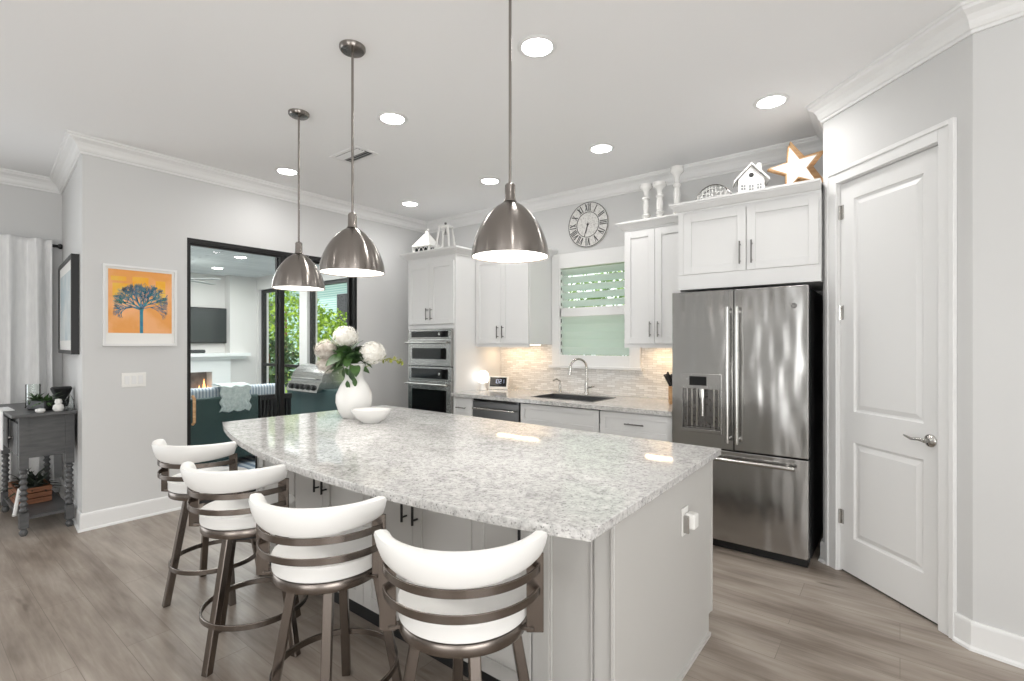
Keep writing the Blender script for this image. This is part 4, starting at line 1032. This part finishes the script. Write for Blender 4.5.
# wire basket / arch
t = empty('wire_basket', (-1.13, 3.98, ZF), label='low arched white wire basket on the refrigerator cabinet', cat='basket')
mb = MB()
for y in (-.04, .04): mb.tube([(.14*math.cos(u), y, .155*math.sin(u)) for u in [PI*i/16 for i in range(17)]], .005, 6)
mb.box(-.145, -.045, 0, .145, .045, .006)
mb.build('rim', M['handle'], t)
mb = MB()
for k in range(9):
    x = -.112+k*.028; hh = .155*math.sqrt(max(0, 1-(x/.14)**2)); mb.tube([(x, -.04, 0), (x+.01*math.sin(k), -.04, hh)], .003, 5); 
for k in range(4):
    z = .03+k*.03; xx = .14*math.sqrt(max(0, 1-(z/.155)**2)); mb.tube([(-xx, -.04, z), (0, -.043, z+.008), (xx, -.04, z)], .003, 5)
for k in range(6): mb.tube([(-.13+k*.04, -.042, 0), (-.07+k*.035, -.042, min(.10, .155*math.sqrt(max(0, 1-((-.07+k*.035)/.14)**2))))], .003, 5)
mb.build('wirework', M['white'], t)
# birdhouse
t = empty('birdhouse', (-.86, 3.92, ZF), R(18), label='small white birdhouse with gabled roof on the refrigerator cabinet', cat='birdhouse')
MB().prism([(-.085, -.06), (.085, -.06), (.085, .06), (-.085, .06)], 0, .125).add([(-.085, -.06, .125), (.085, -.06, .125), (0, -.06, .215), (-.085, .06, .125), (.085, .06, .125), (0, .06, .215)], [(0, 1, 2), (3, 5, 4), (0, 2, 5, 3), (1, 4, 5, 2)]).build('walls', M['white'], t)
mb = MB()
for s_ in (-1, 1):
    v = [(0, -.085, .222), (0, .085, .222), (s_*.115, .085, .102), (s_*.115, -.085, .102)]; v += [(x, y, z+.014) for x, y, z in v]
    mb.add(v, [(0, 1, 2, 3), (4, 5, 6, 7), (0, 1, 5, 4), (1, 2, 6, 5), (2, 3, 7, 6), (3, 0, 4, 7)])
mb.box(.04, -.02, .19, .07, .01, .245); mb.build('roof', M['white'], t)
MB().lathe([(0, 0), (.017, 0), (.017, .002), (0, .002)], n=20, mtx=Matrix.Translation((0, -.0605, .15)) @ rotY).build('entry_hole', M['dark'], t)
M['grey'] = mat('grey_window_paint', rgb(120, 122, 124), .6)
for x, z, w_, h_ in ((-.052, .065, .030, .036), (.0, .055, .030, .05), (.052, .065, .030, .036)):
    q = MB().box(x-w_/2, -.0625, z-h_/2, x+w_/2, -.0602, z+h_/2).build('little_window', M['grey'], t)
    MB().box(x-.002, -.064, z-h_/2, x+.002, -.0625, z+h_/2).box(x-w_/2, -.064, z-.002, x+w_/2, -.0625, z+.002).build('mullion', M['white'], q)
# stars
def star(name, loc, rz, Rr, r_, th, m, tilt, lab, m2=None, roll=0):
    t = empty(name, loc, rz, label=lab, cat='star')
    pts = []
    for k in range(10):
        a = PI/2+k*PI/5+roll; q = Rr if k % 2 == 0 else r_; pts.append((q*math.cos(a), q*math.sin(a)))
    low = min(p[1] for p in pts); pts = [(x, y-low) for x, y in pts]
    mt = Matrix.Rotation(tilt, 4, 'X') @ Matrix.Rotation(PI/2, 4, 'X')
    MB().prism(pts, -th/2, th/2, mtx=mt).build('frame', m2 or m, t)
    if m2:
        cx = 0; cy = -low
        MB().prism([(x*.88, cy+(y-cy)*.88) for x, y in pts], th/2, th/2+.004, mtx=mt).build('face', m, t)
    return t
star('wooden_star', (-.565, 4.05, ZF), R(22), .205, .086, .045, M['wood'], R(-4), 'large natural wood star leaning behind the white star', roll=R(16))
star('white_star', (-.575, 3.95, ZF), R(22), .176, .072, .03, M['white'], R(-4), 'white star with wooden edges standing in front of the larger star', M['wood'], roll=R(14))

# ---------------------------------------------------------------- covered patio beyond the sliding door
LX = -10.3; LZ = 2.75; LY = 4.62
S(B(-13, 1.11, -.1, XL-.14, 12, -.01).build('trim_3', M['pavers']))
S(B(LX-.2, 1.11, LZ, XL-.14, LY+.25, LZ+.15).build('ceiling_patio', M['lceil']))
S(B(LX-.2, 1.11, -.01, LX, LY, LZ).build('wall_patio', M['lwall']))
S(B(LX, 1.105, -.01, XF-.16, 1.2, LZ).build('wall_patio_side', M['lwall']))
S(MB().box(LX, LY, 2.50, XL-.15, LY+.2, LZ).box(LX, LY, -.01, -10.0, LY+.2, 2.5).box(-8.45, LY, -.01, -8.20, LY+.2, 2.5).box(-5.4, LY, -.01, XL-.15, LY+.2, 2.5).build('wall_patio_back', M['lwall']))
def scr(x0, x1, name):
    q = MB().box(x0, LY+.05, .0, x0+.07, LY+.12, 2.5).box(x1-.07, LY+.05, .0, x1, LY+.12, 2.5).box(x0+.07, LY+.05, 2.44, x1-.07, LY+.12, 2.5).box(x0+.07, LY+.05, 1.0, x1-.07, LY+.12, 1.05).box(x0+.07, LY+.05, 0, x1-.07, LY+.12, .08)
    S(q.build(name, M['blk']))
scr(-9.99, -8.46, 'window_2'); scr(-8.19, -5.41, 'window_3')
S(B(LX, 4.12, -.01, LX+.22, LY, LZ).build('trim_4', M['lwall']))
# fireplace
t = empty('outdoor_fireplace', (LX+.15, 3.1, 0), label='white fireplace with mantel and lit fire beyond the glass', cat='fireplace')
def fp(mb, n, m, **k): return mb.build(n, m, t, origin=(LX+.15, 3.1, 0), **k)
M['cream'] = paint('fireplace_white', rgb(226, 228, 226), .6)
fp(MB().box(LX+.002, 1.9, 0, LX+.3, 2.55, 1.15).box(LX+.002, 3.78, 0, LX+.3, 4.10, 1.15).box(LX+.002, 2.55, .92, LX+.3, 3.78, 1.15).box(LX+.002, 2.55, 0, LX+.3, 3.78, .35), 'surround', M['cream'])
fp(MB().box(LX+.002, 1.8, 1.20, LX+.42, 4.42, 1.26).box(LX+.002, 1.85, 1.15, LX+.36, 4.36, 1.20), 'mantel', M['cream'])
M['fbox'] = noisy('firebox_stone', rgb(100, 98, 96), rgb(130, 128, 124), 10, .8)
fp(MB().box(LX+.002, 2.55, .35, LX+.05, 3.78, .92), 'firebox', M['fbox'])
M['flame'] = glow('flame', (1, .45, .15, 1), 3)
mb = MB()
for y, h_ in ((3.60, .30), (3.68, .42), (3.74, .28)): mb.lathe([(0, 0), (.04, .02), (.045, .06), (.02, h_*.7), (0, h_)], (LX+.2, y, .38), 10)
fp(mb, 'flame', M['flame'])
t = empty('television', (LX+.05, 3.4, 1.78), label='dark flat television above the patio fireplace', cat='television')
M['tv'] = mat('tv_screen', rgb(58, 62, 62), .15)
MB().box(-.045, -.75, -.335, .02, .73, .335).build('case', M['blk'], t, .006)
MB().box(.02, -.73, -.315, .023, .71, .315).build('screen', M['tv'], t)
t = tag(MB().box(LX+.05, 2.9, 1.262, LX+.18, 3.72, 1.325).build('soundbar', M['tv'], None, .02, origin=(LX+.1, 3.3, 1.26)), 'dark soundbar on the mantel below the television', 'soundbar')
# fan
M['grey2'] = mat('fan_grey', rgb(150, 154, 152), .5)
t = empty('ceiling_fan', (-8.9, 2.95, LZ), label='white ceiling fan under the patio roof', cat='ceiling fan')
MB().tube([(0, 0, 0), (0, 0, -.25)], .015, 8).build('rod', M['white'], t)
MB().lathe([(0, -.24), (.08, -.25), (.11, -.29), (.08, -.35), (0, -.36)], n=24).build('motor', M['white'], t)
for k in range(4):
    MB().box(.1, -.055, -.305, .62, .055, -.295, mtx=Matrix.Rotation(k*PI/2+.5, 4, 'Z') @ Matrix.Rotation(R(0), 4, 'X')).build('blade', M['grey2'], t)
for i, (x, y, lab) in enumerate(((-7.85, 3.36, 'recessed light in the patio ceiling, right of the fan'), (-9.3, 3.6, 'recessed light in the patio ceiling nearest the television'), (-7.15, 3.52, 'recessed light in the patio ceiling nearest the glass'))):
    q = copy_tree(t0); q.location = (x, y, LZ); tag(q, lab, 'ceiling light', 'recessed lights in the patio ceiling')
# sofa with its back to the glass
o2 = (-6.6, 2.5, 0)
t = empty('outdoor_sofa', o2, label='dark teal wicker sofa with striped cushions seen from behind', cat='sofa')
def sf(mb, n, m, **k): return mb.build(n, m, t, origin=o2, **k)
sf(MB().box(-6.26, 1.3, .08, -6.18, 2.86, .82), 'back_frame', M['teal'], bevel=.02)
sf(MB().box(-7.0, 1.3, .08, -6.26, 3.05, .38), 'base', M['teal'], bevel=.02)
sf(MB().box(-7.0, 1.3, .38, -6.26, 1.42, .62), 'arm', M['teal'], bevel=.02)
mb = MB().box(-6.26, 2.87, .74, -6.18, 3.28, .80).box(-6.26, 2.87, .08, -6.18, 3.28, .14)
for k in range(9): mb.box(-6.245, 2.875+k*.047, .14, -6.19, 2.895+k*.047, .74)
sf(mb, 'slatted_side', M['blk'])
for y0_, y1_ in ((1.42, 2.0), (2.01, 2.60), (2.61, 3.25)):
    sf(MB().box(-6.42, y0_, .42, -6.27, y1_, .925), 'back_cushion', M['cush'], bevel=.04, seg=4)
    sf(MB().box(-6.98, y0_, .385, -6.43, y1_, .52), 'seat_cushion', M['cush'], bevel=.04, seg=4)
# throw
v = []; f = []; n1, n2 = 24, 26
for j in range(n2+1):
    u = j/n2
    for i in range(n1+1):
        y = 2.42+.33*i/n1+.012*math.sin(j*.9)
        rip = .010*math.sin(i*1.35+.3*math.sin(j))
        if u < .3: x = -6.45+u/.3*.27; z = .945+.015*math.sin(PI*u/.3)
        else: x = -6.168+rip*(u-.3)*1.6; z = .935-(u-.3)/.7*.29+.01*math.sin(i*.7)
        v.append((x, y+(0.05*(1-u) if i > n1/2 else 0)*0, z+(.004*math.sin(i*1.3))))
for j in range(n2):
    for i in range(n1): a = j*(n1+1)+i; f.append((a, a+1, a+n1+2, a+n1+1))
tag(MB().add(v, f, True).build('throw_blanket', M['throw'], origin=(-6.3, 2.5, .8), solid=.012), 'pale knitted throw draped over the back of the patio sofa', 'blanket')
tag(B(-8.8, 1.7, -.009, -5.3, 3.6, .004).build('patio_rug', M['rug'], origin=(-7, 2.6, 0)), 'blue and white patterned rug under the patio sofa', 'rug')
# outdoor kitchen and grill
o2 = (-6.75, 4.2, 0)
q = MB().box(-7.5, 3.90, 0, -5.6, LY-.01, .78).build('outdoor_counter_base', M['teal'], None, .005, origin=o2)
tag(q, 'grey-green outdoor counter holding the grill', 'outdoor counter')
t = empty('gas_grill', (-6.90, 4.15, .78), label='stainless gas grill with black knobs on the outdoor counter', cat='grill')
MB().box(-.42, -.30, -.0, .42, .25, .10).build('body', M['oven'], t, .004)
kp = MB().add([(-.43, -.36, -.04), (.43, -.36, -.04), (.43, -.31, .09), (-.43, -.31, .09), (-.43, -.28, -.04), (.43, -.28, -.04), (.43, -.28, .09), (-.43, -.28, .09)], [(0, 1, 2, 3), (4, 5, 6, 7), (0, 1, 5, 4), (1, 2, 6, 5), (2, 3, 7, 6), (3, 0, 4, 7)]).build('control_panel', M['oven'], t)
for k in range(5): MB().lathe([(0, 0), (.042, 0), (.038, .03), (0, .032)], n=20, mtx=Matrix.Translation((-.30+k*.15, -.337, .028)) @ Matrix.Rotation(R(72), 4, 'X')).build('knob', M['blk'], kp)
lid = MB(); K = 10; v = []; f = []
for x in (-.42, .42):
    for i in range(K+1): a = PI*i/K*.62; v.append((x, -.28+.27*(1-math.cos(a)), .10+.25*math.sin(a)))
    v.append((x, .25, .10))
kk = K+2
f = [(i, i+1, kk+i+1, kk+i) for i in range(kk-1)]+[tuple(range(kk)), tuple(range(2*kk-1, kk-1, -1)), (0, kk, 2*kk-1, kk-1)]
ld = lid.add(v, f).build('lid', M['oven'], t)
mb = MB().tube([(-.34, -.32, .15), (.34, -.32, .15)], .013, 10)
for x in (-.30, .30): mb.tube([(x, -.27, .15), (x, -.32, .15)], .009, 8)
mb.build('handle', M['chrome'], ld)
lamp('patio_fill', 'POINT', (-7.4, 2.6, 2.3), (0, 0, 0), 0.01, shadow_soft_size=.2)

# ---------------------------------------------------------------- garden
S(B(-30, LY+.3, -.12, 12, 30, -.02).build('ground_lawn', M['grass']))
def tree(name, loc, rad, h, n, m, lab, cat='tree', trunk=True):
    t = empty(name, loc, label=lab, cat=cat); mb = MB()
    for i in range(n):
        d = Vector((random.gauss(0, 1), random.gauss(0, 1), random.gauss(0, 1))).normalized()*random.uniform(.55, 1.05)
        p = Vector((d.x*rad, d.y*rad, h*.55+d.z*h*.45)); s_ = random.uniform(.07, .16)
        mt = Matrix.Translation(p) @ Matrix.Rotation(random.uniform(0, 6.28), 4, 'Z') @ Matrix.Rotation(random.uniform(-1.5, 1.5), 4, 'X')
        mb.add([(0, 0, 0), (s_*.4, s_*.5, .02), (0, s_, 0), (-s_*.4, s_*.5, .02)], [(0, 1, 2, 3)], False, mt)
    mb.build('foliage', m, t)
    if trunk: MB().tube([(0, 0, 0), (.03, 0, h*.3), (0, .02, h*.7)], [.08, .06, .03], 8).build('trunk', M['crate'], t)
    return t
M['hedge'] = noisy('hedge_green', rgb(96, 130, 70), rgb(150, 180, 100), 3, .6)
tree('leafy_tree', (-15.9, 7.3, 0), 1.3, 4.6, 2600, M['leaf2'], 'bright green leafy tree seen through the left patio opening')
tree('garden_shrub', (-12.7, 6.1, 0), .7, 1.7, 1500, M['leaf'], 'dark green shrub below the bright tree outside the patio', 'shrub')
tree('garden_shrub', (-13.4, 8.2, 0), .85, 2.5, 2200, M['leaf2'], 'bright green shrub beyond the grill', 'shrub')
tree('garden_shrub', (-18.2, 9.4, 0), 1.4, 3.8, 2200, M['hedge'], 'mid green shrub behind the bright tree outside the patio', 'shrub')
# neighbour house
t = empty('neighbor_house', (-24, 15, 0), label='pale blue-grey neighbouring house with dark roof beyond the patio', cat='house')
M['siding'] = m_stripes('pale_blue_siding', rgb(150, 186, 190), rgb(196, 214, 214), 3, 2)
M['roofm'] = noisy('slate_roof', rgb(60, 84, 88), rgb(84, 108, 112), 6, .8)
MB().box(-5, -2, 0, 7, 4, 4.6).build('walls', M['siding'], t)
MB().add([(-5.6, -2.7, 4.6), (7.6, -2.7, 4.6), (7.6, 4.6, 4.6), (-5.6, 4.6, 4.6), (-2.5, 1, 7.2), (4.5, 1, 7.2)], [(0, 1, 5, 4), (1, 2, 5), (2, 3, 4, 5), (3, 0, 4), (3, 2, 1, 0)]).build('roof', M['roofm'], t)
for x in (-3.4, .2, 3.6):
    q = MB().box(x, -2.04, 2.2, x+1.2, -2.001, 3.7).build('window', M['glassblk'], t)
# hedge beyond the kitchen window
t = tree('hedge', (-3.4, 8.2, -.2), 2.4, 3.2, 5000, M['hedge'], 'green hedge outside the kitchen window', 'hedge', False)
